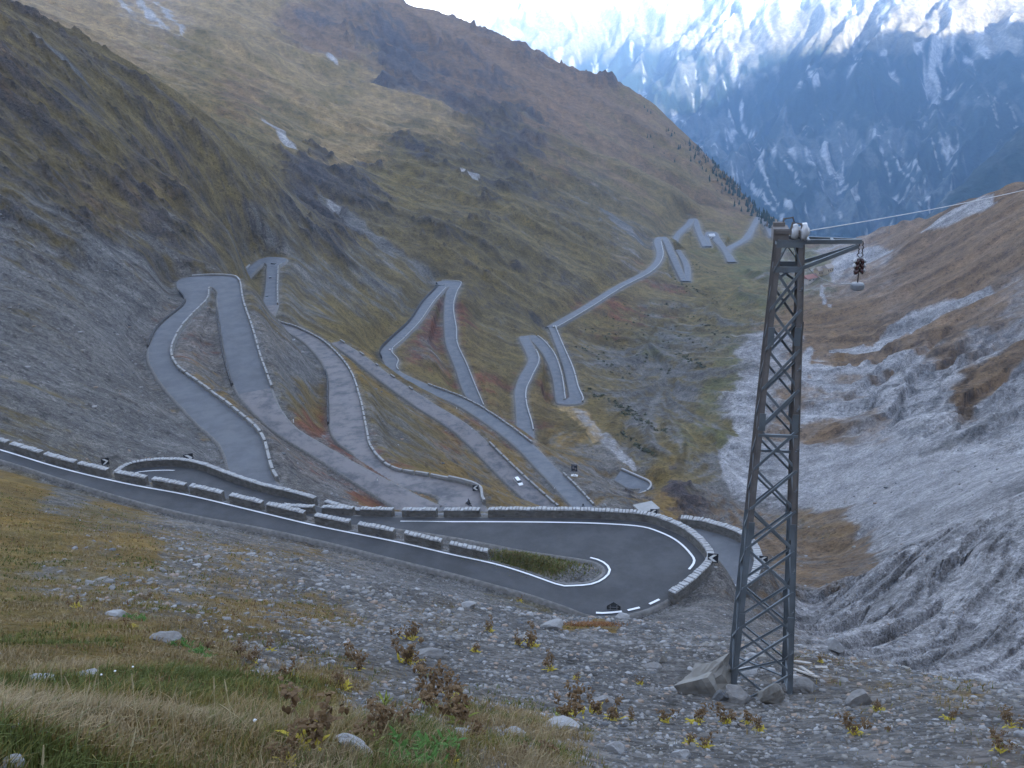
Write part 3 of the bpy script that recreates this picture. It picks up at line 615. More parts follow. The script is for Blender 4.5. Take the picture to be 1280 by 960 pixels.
# ------------------------------------------------------------------ the ground itself
def ground_material():
    m = bpy.data.materials.new('mountain_ground'); m.use_nodes = True
    nt = m.node_tree; N, L = nt.nodes, nt.links; b = N['Principled BSDF']
    b.inputs['Roughness'].default_value = .95; b.inputs['Specular IOR Level'].default_value = .15
    vc = N.new('ShaderNodeVertexColor'); vc.layer_name = 'cover'
    kn = N.new('ShaderNodeVertexColor'); kn.layer_name = 'nature'      # r grass, g crag, b distance scale
    sp = N.new('ShaderNodeSeparateColor'); L.new(kn.outputs[0], sp.inputs[0])
    g = N.new('ShaderNodeNewGeometry')
    def noise(scale, detail=5, rough=.6):
        n = N.new('ShaderNodeTexNoise'); n.inputs['Scale'].default_value = scale; n.inputs['Detail'].default_value = detail
        n.inputs['Roughness'].default_value = rough; L.new(g.outputs['Position'], n.inputs['Vector']); return n
    def math_(op, a, bb=None, c=None):
        n = N.new('ShaderNodeMath'); n.operation = op
        for k, v in enumerate((a, bb, c)):
            if v is None: continue
            if isinstance(v, (int, float)): n.inputs[k].default_value = v
            else: L.new(v, n.inputs[k])
        return n.outputs[0]
    fine, mid, big = noise(9, 6, .7), noise(.9, 8, .7), noise(.09, 8, .7)
    vo = N.new('ShaderNodeTexVoronoi'); vo.inputs['Scale'].default_value = 7; L.new(g.outputs['Position'], vo.inputs['Vector'])
    vs = N.new('ShaderNodeSeparateColor'); L.new(vo.outputs['Color'], vs.inputs[0])
    vo2 = N.new('ShaderNodeTexVoronoi'); vo2.inputs['Scale'].default_value = 1.3; L.new(g.outputs['Position'], vo2.inputs['Vector'])
    vs2 = N.new('ShaderNodeSeparateColor'); L.new(vo2.outputs['Color'], vs2.inputs[0])
    # brightness variation: stones on scree, tufts on grass
    st = math_('MULTIPLY_ADD', vs.outputs[0], .8, .58)
    st2 = math_('MULTIPLY_ADD', vs2.outputs[1], .5, .75)
    fn = math_('MULTIPLY_ADD', fine.outputs[0], 1.6, .2)
    mn = math_('MULTIPLY_ADD', mid.outputs[0], 1.6, .2)
    bn = math_('MULTIPLY_ADD', big.outputs[0], 1.8, .1)
    scree = math_('MULTIPLY', math_('MULTIPLY', st, st2), bn)
    grass = math_('MULTIPLY', math_('MULTIPLY', fn, mn), bn)
    mixf = N.new('ShaderNodeMix'); mixf.data_type = 'FLOAT'
    L.new(sp.outputs[0], mixf.inputs[0]); L.new(scree, mixf.inputs[2]); L.new(grass, mixf.inputs[3])
    mul = N.new('ShaderNodeMix'); mul.data_type = 'RGBA'; mul.blend_type = 'MULTIPLY'; mul.inputs[0].default_value = 1
    L.new(vc.outputs[0], mul.inputs[6]); L.new(mixf.outputs[0], mul.inputs[7])
    # small dark bushes and rocks, small pale blocks
    sk1, sk2 = noise(.42, 7, .62), noise(.75, 6, .6)
    def step_(src, a0, a1, v0, v1):
        n = N.new('ShaderNodeMapRange'); n.inputs[1].default_value = a0; n.inputs[2].default_value = a1; n.inputs[3].default_value = v0; n.inputs[4].default_value = v1; L.new(src, n.inputs[0]); return n.outputs[0]
    dk = step_(sk1.outputs[0], .54, .62, 1.0, .62); lt = step_(sk2.outputs[0], .60, .67, 1.0, 1.4)
    fac = math_('MULTIPLY', dk, lt)
    m3 = N.new('ShaderNodeMix'); m3.data_type = 'RGBA'; m3.blend_type = 'MULTIPLY'; L.new(sp.outputs[2], m3.inputs[0])
    L.new(mul.outputs[2], m3.inputs[6]); L.new(fac, m3.inputs[7])
    L.new(m3.outputs[2], b.inputs['Base Color'])
    hsum = math_('ADD', math_('MULTIPLY', fine.outputs[0], .12), math_('MULTIPLY', mid.outputs[0], .8))
    hsum = math_('ADD', hsum, math_('MULTIPLY', big.outputs[0], 5.0))
    hsum = math_('ADD', hsum, math_('MULTIPLY', vo.outputs[0], -.12))
    bp = N.new('ShaderNodeBump'); bp.inputs['Strength'].default_value = .8; bp.inputs['Distance'].default_value = 1
    L.new(hsum, bp.inputs['Height']); L.new(bp.outputs[0], b.inputs['Normal'])
    return m
GROUND = ground_material()
V = np.stack([X, Y, Z], -1).reshape(-1, 3)
gm = mesh_np('ground', V, grid_faces(NA, NL)[:, ::-1], GROUND, True)
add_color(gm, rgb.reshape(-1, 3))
add_color(gm, np.stack([grassy.clip(0, 1), rocky, smooth(DF, 60, 130) * (1 - verge) * (1 - .8 * floor_)], -1).reshape(-1, 3), 'nature')
link('ground', gm, kind='structure')

# ------------------------------------------------------------------ asphalt
def asphalt(name, base, pale, patch=0.5):
    m = bpy.data.materials.new(name); m.use_nodes = True
    nt = m.node_tree; N, L = nt.nodes, nt.links; b = N['Principled BSDF']
    b.inputs['Roughness'].default_value = .85; b.inputs['Specular IOR Level'].default_value = .25
    g = N.new('ShaderNodeNewGeometry')
    n1_ = N.new('ShaderNodeTexNoise'); n1_.inputs['Scale'].default_value = .22; n1_.inputs['Detail'].default_value = 8; n1_.inputs['Roughness'].default_value = .72
    n2_ = N.new('ShaderNodeTexNoise'); n2_.inputs['Scale'].default_value = 30; n2_.inputs['Detail'].default_value = 3
    for q in (n1_, n2_): L.new(g.outputs['Position'], q.inputs['Vector'])
    r = N.new('ShaderNodeMapRange'); r.inputs[1].default_value = patch - .09; r.inputs[2].default_value = patch + .09
    L.new(n1_.outputs[0], r.inputs[0])
    mx = N.new('ShaderNodeMix'); mx.data_type = 'RGBA'; mx.inputs[6].default_value = base + (1,); mx.inputs[7].default_value = pale + (1,)
    L.new(r.outputs[0], mx.inputs[0])
    m2 = N.new('ShaderNodeMix'); m2.data_type = 'RGBA'; m2.blend_type = 'MULTIPLY'; m2.inputs[0].default_value = .35
    L.new(mx.outputs[2], m2.inputs[6]); L.new(n2_.outputs[0], m2.inputs[7]); L.new(m2.outputs[2], b.inputs['Base Color'])
    return m
SHOULDER = mat('gravel_shoulder', (.15, .142, .135), vary=.7, scale=2.2, bump=1.0)
ASPH_WARM = asphalt('pale_patched_asphalt', (.11, .11, .12), (.225, .205, .205), .46)
ASPH_NEW = asphalt('dark_asphalt', (.062, .062, .066), (.085, .085, .09))
ASPH_OLD = asphalt('worn_asphalt', (.118, .122, .135), (.152, .155, .168), .5)
ASPH_FAR = asphalt('grey_asphalt', (.135, .142, .16), (.18, .185, .20))
def strip(name, A, B, m, lift=.05, cross=6):
    V = []; n = len(A); fr = 0 if m is ASPH_NEW else .3
    for i, (a, b) in enumerate(zip(A, B)):
        w = b - a; wl_ = np.linalg.norm(w) + 1e-6; w = w / wl_; D = math.hypot(a[0], a[1]); z0 = lift + .0006 * D
        ja, jb = (fr * (vnoise(np.array(i * .9), np.array(s_), 5) - .4) for s_ in (1.5, 7.5))
        a = a - w * ja; b = b + w * jb; o = .3 + .001 * D
        row = [(a - w * o * 2.2, -.9 - .003 * D), (a - w * o, z0 - .06 - .0002 * D)] + [(a + (b - a) * k / cross, z0) for k in range(cross + 1)] + [(b + w * o, z0 - .06 - .0002 * D), (b + w * o * 2.2, -.9 - .003 * D)]
        V += [(p[0], p[1], p[2] + dz) for p, dz in row]
    c = cross + 5; Fq = grid_faces(n, c); mi = np.array([1 if (q % (c - 1)) in (0, 1, c - 3, c - 2) else 0 for q in range(len(Fq))])
    return mesh_np(name, V, Fq, None, True, [m, SHOULDER], mi)
NAMES = [('near', 'H1', 'L1', 'HL', 'L2'), ('HR', 'L3', 'A', 'T1', 'B', 'HR2', 'C', 'D1', 'T2', 'D2')]
for ri, (A, B, tag) in enumerate(RUNE):
    if ri == 0:
        cut = [i for i, t in enumerate(tag) if t == 'HR'][0]
        link('road', strip('road', A[:cut + 1], B[:cut + 1], ASPH_NEW), kind='structure')
        bI = [i for i, t in enumerate(tag) if t == 'B']; cut2 = bI[0] + int(len(bI) * .36); cut3 = [i for i, t in enumerate(tag) if t == 'D1'][0]
        link('road', strip('road', A[cut:cut2 + 1], B[cut:cut2 + 1], ASPH_OLD), kind='structure')
        link('road', strip('road', A[cut2:cut3 + 1], B[cut2:cut3 + 1], ASPH_WARM), kind='structure')
        link('road', strip('road', A[cut3:], B[cut3:], ASPH_FAR), kind='structure')
    else:
        link('road', strip('road', A, B, ASPH_WARM if RUNS[ri][0] == 'K' else ASPH_FAR), kind='structure')

# ------------------------------------------------------------------ the mountains across the main valley
FP = [(700,420,3000),(900,420,3000),(1080,400,3000),(1280,400,2900),(1450,400,2900),(600,420,3200),(500,400,3200),
 (900,340,3800),(1000,335,4000),(1080,312,4300),(700,330,4200),(600,300,4200),
 (960,250,5000),(960,160,6200),(960,70,7400),(960,0,8300),(960,-80,9100),(1060,230,4900),(1060,120,6100),(1060,40,7100),(1060,-60,8300),
 (1180,130,5900),(1180,60,6600),(1180,-60,8000),(1280,90,6300),(1280,10,7200),(1280,-80,8200),(1420,60,6300),(1420,-60,7600),
 (850,210,6200),(850,110,7600),(850,30,8900),(900,150,6900),(760,120,8200),(760,40,9400),(680,70,9000),(640,45,9500),(700,200,7000),(600,120,8200),
 (560,40,9900),(620,20,10000),(690,-22,10100),(780,-90,10300),(900,-150,10400),(1060,-190,10400),(1280,-220,10200),(1500,-200,10000),(500,60,10200),
 (560,120,11500),(700,60,11500),(900,0,11500),(1200,-100,11500),(1500,-60,11500),
 (1300,150,4000),(1280,155,4000),(1240,200,3800),(1190,245,3600),(1140,296,3500),(1450,60,4400),(1280,185,4600),(1230,235,4400),(1280,300,3400),(1160,300,4000),(1100,330,3600)]
fa = np.radians(np.concatenate([np.linspace(-16, -4, 40)[:-1], np.linspace(-4, 34, 430)[:-1], np.linspace(34, 62, 60)]))
fl = np.concatenate([np.linspace(math.log(2900), math.log(3900), 90)[:-1], np.linspace(math.log(3900), math.log(11800), 420)])
pts, vals = [], []
for (px, py, D) in FP:
    a, t = azt(px, py); pts.append((a, math.log(D))); vals.append(t)
FT = solve_rbf(pts, np.array(vals), fa, fl, ks=.8)
for _ in range(10):
    G = np.pad(FT, 1, mode='edge'); FT = (G[:-2, 1:-1] + G[2:, 1:-1] + G[1:-1, :-2] + G[1:-1, 2:] + 2 * G[1:-1, 1:-1]) / 6
FA, FL = np.meshgrid(fa, fl, indexing='ij'); FD = np.exp(FL)
FX, FY, FZ = FD * np.sin(FA), FD * np.cos(FA), FT * FD
# gullies: advected along the fall line
ra, rl = np.radians(np.linspace(-16, 62, 620)), np.linspace(fl[0], fl[-1], 520)
fi_ = np.interp(ra, fa, np.arange(len(fa))); fj_ = np.interp(rl, fl, np.arange(len(fl)))
FI, FJ = np.meshgrid(fi_, fj_, indexing='ij')
fzw = FZ + FD * .005 * (fbm(FA * 9, FL * 9, 3, 300) - .5)
g1, g0 = gblur(np.gradient(fzw, fl, axis=1), 8), gblur(np.gradient(fzw, fa, axis=0), 8)
gn = np.sqrt(g1 ** 2 + g0 ** 2) + 1e-6
rva, rvl = bil(g0 / gn, FI, FJ), bil(g1 / gn, FI, FJ)
dra, drl = ra[1] - ra[0], rl[1] - rl[0]
_af, _lf = az_f, ln_f
az_f, ln_f = fa, fl
M1 = lic(403, 0.005, 16, 0.006); M2 = lic(411, 0.014, 16, 0.014); M3 = lic(423, 0.05, 12, 0.03)
az_f, ln_f = _af, _lf
r1 = np.abs(fbm(FA * 22 + FL * 4, FL * 14, 5, 430) - .5) * 2
foot = smooth(FD, 3300, 4200)
wp = 1.5 * fbm(FA * 9, FL * 9, 3, 460)
G1 = fbm(FA * 150 + 18 * FL + wp * 3, FL * 13, 4, 461) - .5; G2 = fbm(FA * 55 + 9 * FL + wp, FL * 6, 4, 462) - .5; G3 = np.abs(fbm(FA * 20 - 5 * FL + wp, FL * 4, 4, 463) - .5) * 2
FZ = FZ + FD * foot * (.010 * G1 + .020 * G2 - .045 * (G3 - .3) + .004 * M3 + .02 * (fbm(FA * 6, FL * 6, 4, 440) - .5))
FPX, FPY = to_px(FX, FY, FZ)
treeline = smooth(FZ + 300 * (fbm(FA * 30, FL * 30, 4, 450) - .5) + 90 * M2, 120, -160)
snow = smooth(FZ + 900 * G1 + 400 * (fbm(FA * 40, FL * 40, 4, 451) - .5), 260, 800)
gul = smooth(-np.abs(fbm(FA * 60 + 9 * FL + wp * 1.5, FL * 4, 3, 470) - .5) + .10 * (fbm(FA * 14, FL * 14, 4, 452) - .5) + .02 * M1, -.018, .012)
gul = np.maximum(gul, smooth(G1 * 1.2 + G2 * .6 + 1.0 * (fbm(FA * 13, FL * 13, 4, 453) - .5), .35, .50))
crg = smooth(fbm(FA * 110 + 20 * FL, FL * 36, 4, 453) + 1.1 * (fbm(FA * 11, FL * 11, 3, 454) - .5), .56, .76)
forest = np.clip(treeline + .75 * smooth(FZ, 250, -150) * (1 - crg), 0, 1)
spur = (FD < 4300) & (FPX > 1100)
pale_ = np.clip(np.maximum(gul * .72, crg * .16), 0, 1)
pale_ = np.where(spur, pale_ * .25, pale_)
c = np.zeros(FZ.shape + (3,))
c[:] = (.20, .18, .14)
c = c * (1 - forest[..., None]) + np.array((.014, .026, .02)) * forest[..., None]
c = c * (1 - pale_[..., None]) + np.array((.36, .36, .37)) * pale_[..., None]
c = c * (1 - snow[..., None]) + np.array((.82, .83, .85)) * snow[..., None]
FAR = bpy.data.materials.new('far_mountain'); FAR.use_nodes = True
nt = FAR.node_tree; b_ = nt.nodes['Principled BSDF']; b_.inputs['Roughness'].default_value = .95; b_.inputs['Specular IOR Level'].default_value = .1
vc = nt.nodes.new('ShaderNodeVertexColor'); vc.layer_name = 'cover'
g_ = nt.nodes.new('ShaderNodeNewGeometry'); nz = nt.nodes.new('ShaderNodeTexNoise'); nz.inputs['Scale'].default_value = .035; nz.inputs['Detail'].default_value = 6; nz.inputs['Roughness'].default_value = .7
nt.links.new(g_.outputs['Position'], nz.inputs['Vector'])
mr = nt.nodes.new('ShaderNodeMapRange'); mr.inputs[1].default_value = .3; mr.inputs[2].default_value = .7; mr.inputs[3].default_value = .45; mr.inputs[4].default_value = 1.55
nt.links.new(nz.outputs[0], mr.inputs[0])
mm = nt.nodes.new('ShaderNodeMix'); mm.data_type = 'RGBA'; mm.blend_type = 'MULTIPLY'; mm.inputs[0].default_value = 1
nt.links.new(vc.outputs[0], mm.inputs[6]); nt.links.new(mr.outputs[0], mm.inputs[7]); nt.links.new(mm.outputs[2], b_.inputs['Base Color'])
bp = nt.nodes.new('ShaderNodeBump'); bp.inputs['Strength'].default_value = .6; bp.inputs['Distance'].default_value = 25
nt.links.new(nz.outputs[0], bp.inputs['Height']); nt.links.new(bp.outputs[0], b_.inputs['Normal'])
fm = mesh_np('far_mountain', np.stack([FX, FY, FZ], -1).reshape(-1, 3), grid_faces(len(fa), len(fl))[:, ::-1], FAR, True)
add_color(fm, c.reshape(-1, 3))
link('far_mountain', fm, kind='structure')

# unseen ridge added behind the photographer, its crest shaped to shade the near valley
FTF = FZ / FD; TE = math.tan(SUN_EL); BACK = 1500.0
EDGE = [(834,138),(887,130),(919,98),(940,80),(989,72),(1033,68),(1084,39),(1152,45),(1197,33),(1280,24),(1400,10)]
us, zs = [], []
for (px, py) in EDGE:
    a, t = azt(px, py); i = min(int(np.searchsorted(fa, a)), len(fa) - 1)
    cm = np.maximum.accumulate(FTF[i]); j = min(int(np.searchsorted(cm, t)), len(fl) - 1)
    D = math.exp(fl[j]); z = t * D
    us.append(D * math.sin(a + SUN_AZ)); zs.append(z + (BACK + D * math.cos(a + SUN_AZ)) * TE)
order = np.argsort(us); us = np.array(us)[order]; zs = np.array(zs)[order]
print('shade crest', [(int(a), int(b)) for a, b in zip(us, zs)])
uu = np.linspace(-5200, 6000, 150); 
crest = np.interp(uu, us, zs)
crest = np.where(uu < us[0], np.maximum(zs[0] - .12 * (us[0] - uu), 150 + (BACK + 2400) * TE + 90), crest)
crest = np.where(uu > us[-1], zs[-1] + 60 * np.sin(uu / 300), crest)
crest *= smooth(uu, -5200, -4300) * (1 - smooth(uu, 5200, 6000))
rows = np.linspace(-1.0, 1.0, 41)
UU, RR = np.meshgrid(uu, rows, indexing='ij')
wide_ = 1250
prof = 1 - np.abs(RR) ** 1.15
ZZ = crest[:, None] * prof + 160 * (fbm(UU / 420, RR * 3, 4, 500) - .5) * (np.abs(RR) > .04) * np.sin(np.pi * prof.clip(0, 1))
bx = -BACK * -math.sin(SUN_AZ) + 0; 
PXW = (BACK + RR * wide_)
BX = math.sin(SUN_AZ) * PXW + math.cos(SUN_AZ) * UU
BY = -math.cos(SUN_AZ) * PXW + math.sin(SUN_AZ) * UU
gz = ground_many(BX.ravel(), BY.ravel()).reshape(BX.shape)
inside = np.hypot(BX, BY) < 2900
ZZ = np.maximum(ZZ, -300)
bm_ = mesh_np('shade_ridge', np.stack([BX, BY, ZZ - 40], -1).reshape(-1, 3), grid_faces(len(uu), len(rows)), mat('shade_ridge_rock', (.16, .15, .13), scale=.004, vary=.5), True)
link('shade_ridge', bm_, kind='structure')

# a plain under everything out to the horizon
R_ = 13500.0
gv = [(-R_, -R_ , -1300), (R_, -R_, -1300), (R_, R_, -1300), (-R_, R_, -1300)]
link('valley_ground', mesh_np('valley_ground', gv, [(0, 1, 2, 3)], mat('valley_grass', (.08, .09, .05), scale=.002)), kind='structure')

# ------------------------------------------------------------------ the air
hz = bpy.data.materials.new('haze'); hz.use_nodes = True
nt = hz.node_tree; nt.nodes.remove(nt.nodes['Principled BSDF'])
pv = nt.nodes.new('ShaderNodeVolumePrincipled'); pv.inputs['Color'].default_value = (.36, .60, 1.0, 1)
pv.inputs['Density'].default_value = 8.2e-5; pv.inputs['Anisotropy'].default_value = .0
nt.links.new(pv.outputs[0], nt.nodes['Material Output'].inputs['Volume'])
zt = max(float(FZ.max()), float(ZZ.max()), float(Z.max())) + 60
zb = -1301.0; hx = 13600.0
hv = [(sx * hx, sy * hx, z) for z in (zb, zt) for sx, sy in ((-1, -1), (1, -1), (1, 1), (-1, 1))]
hf = [(0, 3, 2, 1), (4, 5, 6, 7), (0, 1, 5, 4), (1, 2, 6, 5), (2, 3, 7, 6), (3, 0, 4, 7)]
link('haze', mesh_np('haze', hv, hf, hz), kind='stuff')

# ------------------------------------------------------------------ mesh collector
class MB:
    def __init__(s): s.v = []; s.f = []; s.mi = []
    def add(s, V, Fs, mi=0):
        n = len(s.v); s.v += [tuple(map(float, v)) for v in V]; s.f += [tuple(i + n for i in f) for f in Fs]; s.mi += [mi] * len(Fs)
    def hexa(s, P, mi=0):   # 8 corners: bottom 4 counter-clockwise, top 4
        s.add(P, [(3, 2, 1, 0), (4, 5, 6, 7), (0, 1, 5, 4), (1, 2, 6, 5), (2, 3, 7, 6), (3, 0, 4, 7)], mi)
    def box(s, c, d, rot=None, mi=0):
        P = [Vector((x * d[0] / 2, y * d[1] / 2, z * d[2] / 2)) for z in (-1, 1) for x, y in ((-1, -1), (1, -1), (1, 1), (-1, 1))]
        if rot is not None: P = [rot @ p for p in P]
        s.hexa([p + Vector(c) for p in P], mi)
    def bar(s, a, b, w, h=None, mi=0, up=Vector((0, 0, 1))):
        a, b = Vector(a), Vector(b); d = (b - a); L = d.length
        if L < 1e-6: return
        x = d / L; y = up.cross(x)
        if y.length < 1e-3: y = Vector((1, 0, 0)).cross(x)
        y.normalize(); z = x.cross(y); h = h or w
        P = []
        for zz in (-h / 2, h / 2):
            for e, yy in ((a, -w / 2), (b, -w / 2), (b, w / 2), (a, w / 2)): P.append(e + y * yy + z * zz)
        s.hexa(P, mi)
    def tube(s, pts, r, n=6, mi=0, taper=1.0):
        pts = [Vector(p) for p in pts]; base = len(s.v); m = len(pts)
        for i, p in enumerate(pts):
            t = pts[min(i + 1, m - 1)] - pts[max(i - 1, 0)]; t.normalize()
            u = t.orthogonal().normalized(); v = t.cross(u)
            rr = r * (1 + (taper - 1) * i / max(m - 1, 1))
            for k in range(n):
                a = 2 * math.pi * k / n; s.v.append(tuple(p + u * math.cos(a) * rr + v * math.sin(a) * rr))
        for i in range(m - 1):
            for k in range(n):
                a = base + i * n + k; b = base + i * n + (k + 1) % n
                s.f.append((a, b, b + n, a + n)); s.mi.append(mi)
        s.f.append(tuple(base + k for k in range(n - 1, -1, -1))); s.f.append(tuple(base + (m - 1) * n + k for k in range(n))); s.mi += [mi, mi]
    def lathe(s, prof, c, n=12, axis=None, mi=0):   # prof: (radius, height)
        R = axis if axis is not None else Matrix.Identity(3); base = len(s.v)
        for r, h in prof:
            for k in range(n):
                a = 2 * math.pi * k / n; s.v.append(tuple(Vector(c) + R @ Vector((r * math.cos(a), r * math.sin(a), h))))
        for i in range(len(prof) - 1):
            for k in range(n):
                a = base + i * n + k; b = base + i * n + (k + 1) % n
                s.f.append((a, b, b + n, a + n)); s.mi.append(mi)
        s.f.append(tuple(base + k for k in range(n - 1, -1, -1))); s.f.append(tuple(base + (len(prof) - 1) * n + k for k in range(n))); s.mi += [mi, mi]
    def mesh(s, name, mats, smooth_=False):
        me = bpy.data.meshes.new(name); me.from_pydata(s.v, [], s.f)
        if not isinstance(mats, (list, tuple)): mats = [mats]
        for m in mats: me.materials.append(m)
        me.polygons.foreach_set('material_index', np.array(s.mi, np.int32))
        if smooth_: me.polygons.foreach_set('use_smooth', np.ones(len(s.f), bool))
        me.update(); return me
def empty(name, loc, label, cat, group=None, rz=0.0):
    o = bpy.data.objects.new(name, None); col.objects.link(o); o.location = loc; o.rotation_euler = (0, 0, rz)
    o.empty_display_size = .3
    o['label'] = label; o['category'] = cat
    if group: o['group'] = group
    return o
rnd = random.Random(7)

# ------------------------------------------------------------------ road markings
WHITE = mat('road_paint', (.74, .74, .76), vary=.12, scale=3)
def pxof(p):
    a, b = to_px(np.array(p[0]), np.array(p[1]), np.array(p[2])); return float(a), float(b)
def edge_slice(run, p0, p1, hint=None, tags=None):
    """points along one edge of a run of road between two pixels; also the other edge"""
    A, B, tg = RUNE[run]
    if tags:
        k_ = [i for i, t in enumerate(tg) if t in tags]; A, B = A[k_[0]:k_[-1] + 2], B[k_[0]:k_[-1] + 2]
    best = None
    h = hint or p0
    for s_, E in enumerate((A, B)):
        d = min(math.hypot(*(np.subtract(pxof(p), h))) for p in E)
        if best is None or d < best[0]: best = (d, s_)
    E, O = (A, B) if best[1] == 0 else (B, A)
    P = [pxof(p) for p in E]
    i0 = min(range(len(P)), key=lambda i: math.hypot(P[i][0] - p0[0], P[i][1] - p0[1]))
    i1 = min(range(len(P)), key=lambda i: math.hypot(P[i][0] - p1[0], P[i][1] - p1[1]))
    if i0 > i1: i0, i1 = i1, i0
    return [E[i] for i in range(i0, i1 + 1)], [O[i] for i in range(i0, i1 + 1)]
def resample(P, step):
    P = [np.asarray(p, float) for p in P]; L = [0]
    for a, b in zip(P[:-1], P[1:]): L.append(L[-1] + np.linalg.norm(b - a))
    n = max(2, int(L[-1] / step) + 1); s = np.linspace(0, L[-1], n)
    return np.array([[np.interp(t, L, [p[k] for p in P]) for k in range(3)] for t in s])
def offset(P, O, d):
    """move a resampled edge away from the road (d > 0) or into it (d < 0)"""
    P = np.asarray(P); T_ = np.gradient(P, axis=0); N_ = np.stack([-T_[:, 1], T_[:, 0], 0 * T_[:, 0]], -1)
    N_ /= np.linalg.norm(N_, axis=1)[:, None] + 1e-9
    for _ in range(3):
        N_ = np.concatenate([N_[:1], (N_[:-2] + N_[1:-1] * 2 + N_[2:]) / 4, N_[-1:]]); N_ /= np.linalg.norm(N_, axis=1)[:, None] + 1e-9
    O = np.asarray(O)
    out = P.copy(); sgn = 0
    for i in range(len(P)):
        j = np.argmin(((O[:, :2] - P[i, :2]) ** 2).sum(1)); sgn += np.sign(np.dot(O[j] - P[i], N_[i]))
    s_ = -1 if sgn > 0 else 1
    return P + N_ * d * s_, N_ * s_
near_road = [o for o in scene.objects if o.name == 'road'][0]
def line(run, p0, p1, hint=None, inset=.35, w=.2, tags=None):
    E, O = edge_slice(run, p0, p1, hint, tags); P = resample(E, .8)
    a, N_ = offset(P, O, -inset); b, _ = offset(P, O, -inset - w)
    lift = .14 + .0006 * np.hypot(a[:, 0], a[:, 1]); 
    V = []
    for p, q, l in zip(a, b, lift): V += [(p[0], p[1], p[2] + l), (q[0], q[1], q[2] + l)]
    n = len(a)
    me = mesh_np('edge_line', V, [(2 * i, 2 * i + 1, 2 * i + 3, 2 * i + 2) for i in range(n - 1)], WHITE)
    link('edge_line', me, near_road)
line(0, (-140, 519), (735, 701), hint=(700, 730), inset=.3, w=.22, tags=('near', 'H1'))
line(0, (500, 647), (874, 716), hint=(882, 706), inset=1.0, w=.24, tags=('H1', 'L1'))
line(0, (165, 589), (390, 630), hint=(215, 583), inset=1.3, tags=('HL',))
for p0, p1 in (((831, 752), (813, 758)), ((803, 762), (788, 767)), ((776, 769), (757, 771)), ((752, 771), (743, 768))):
    line(0, p0, p1, hint=(800, 765), inset=.25, w=.26, tags=('near', 'H1'))

# ------------------------------------------------------------------ stone parapets
def masonry(name, c1, c2, sc=2.4):
    m = bpy.data.materials.new(name); m.use_nodes = True
    nt = m.node_tree; N, L = nt.nodes, nt.links; b = N['Principled BSDF']; b.inputs['Roughness'].default_value = .95; b.inputs['Specular IOR Level'].default_value = .15
    g = N.new('ShaderNodeNewGeometry'); mp = N.new('ShaderNodeMapping'); mp.inputs['Scale'].default_value = (1, 1, 1.7); L.new(g.outputs['Position'], mp.inputs[0])
    v = N.new('ShaderNodeTexVoronoi'); v.inputs['Scale'].default_value = sc; L.new(mp.outputs[0], v.inputs['Vector'])
    e = N.new('ShaderNodeTexVoronoi'); e.feature = 'DISTANCE_TO_EDGE'; e.inputs['Scale'].default_value = sc; L.new(mp.outputs[0], e.inputs['Vector'])
    n = N.new('ShaderNodeTexNoise'); n.inputs['Scale'].default_value = 1.2; n.inputs['Detail'].default_value = 8; L.new(g.outputs['Position'], n.inputs['Vector'])
    s_ = N.new('ShaderNodeSeparateColor'); L.new(v.outputs['Color'], s_.inputs[0])
    ad = N.new('ShaderNodeMath'); ad.operation = 'MULTIPLY_ADD'; ad.inputs[1].default_value = .5; L.new(s_.outputs[0], ad.inputs[0])
    sb = N.new('ShaderNodeMath'); sb.operation = 'MULTIPLY_ADD'; sb.inputs[1].default_value = 1.2; sb.inputs[2].default_value = -.35; L.new(n.outputs[0], sb.inputs[0]); L.new(sb.outputs[0], ad.inputs[2])
    mx = N.new('ShaderNodeMix'); mx.data_type = 'RGBA'; mx.inputs[6].default_value = c1 + (1,); mx.inputs[7].default_value = c2 + (1,); L.new(ad.outputs[0], mx.inputs[0])
    L.new(mx.outputs[2], b.inputs['Base Color'])
    mr = N.new('ShaderNodeMapRange'); mr.inputs[2].default_value = .12; L.new(e.outputs[0], mr.inputs[0])
    bp = N.new('ShaderNodeBump'); bp.inputs['Strength'].default_value = .9; bp.inputs['Distance'].default_value = .06; L.new(mr.outputs[0], bp.inputs['Height']); L.new(bp.outputs[0], b.inputs['Normal'])
    return m
MASON = masonry('wall_masonry', (.095, .088, .08), (.20, .185, .17))
MASON2 = masonry('old_masonry', (.15, .145, .135), (.26, .25, .235), 1.6)
COPE = mat('coping_stone', (.35, .345, .345), bump=.5, scale=2.5, vary=.45)
COPE_OLD = mat('weathered_coping', (.27, .262, .255), bump=.5, scale=1.2, vary=.35)
def wall_mesh(P, N_, h, w, depth, off=.12, step_noise=.03):
    mb = MB(); n = len(P); V = []
    prof = [(off, -depth), (off - .02, 0), (off, h * .5), (off + .03, h), (off + w - .03, h), (off + w, h * .4), (off + w + .12, -depth)]
    for i in range(n):
        g = ()
        for (o_, z_) in prof:
            j = (rnd.random() - .5) * step_noise
            q = P[i] + N_[i] * (o_ + j); V.append((q[0], q[1], q[2] + z_ + (j if z_ > 0 else 0)))
    k = len(prof); Fs = []
    for i in range(n - 1):
        for a in range(k - 1):
            Fs.append((i * k + a, i * k + a + 1, (i + 1) * k + a + 1, (i + 1) * k + a))
    Fs.append(tuple(range(k))[::-1]); Fs.append(tuple((n - 1) * k + a for a in range(k)))
    mb.add(V, Fs)
    return mb
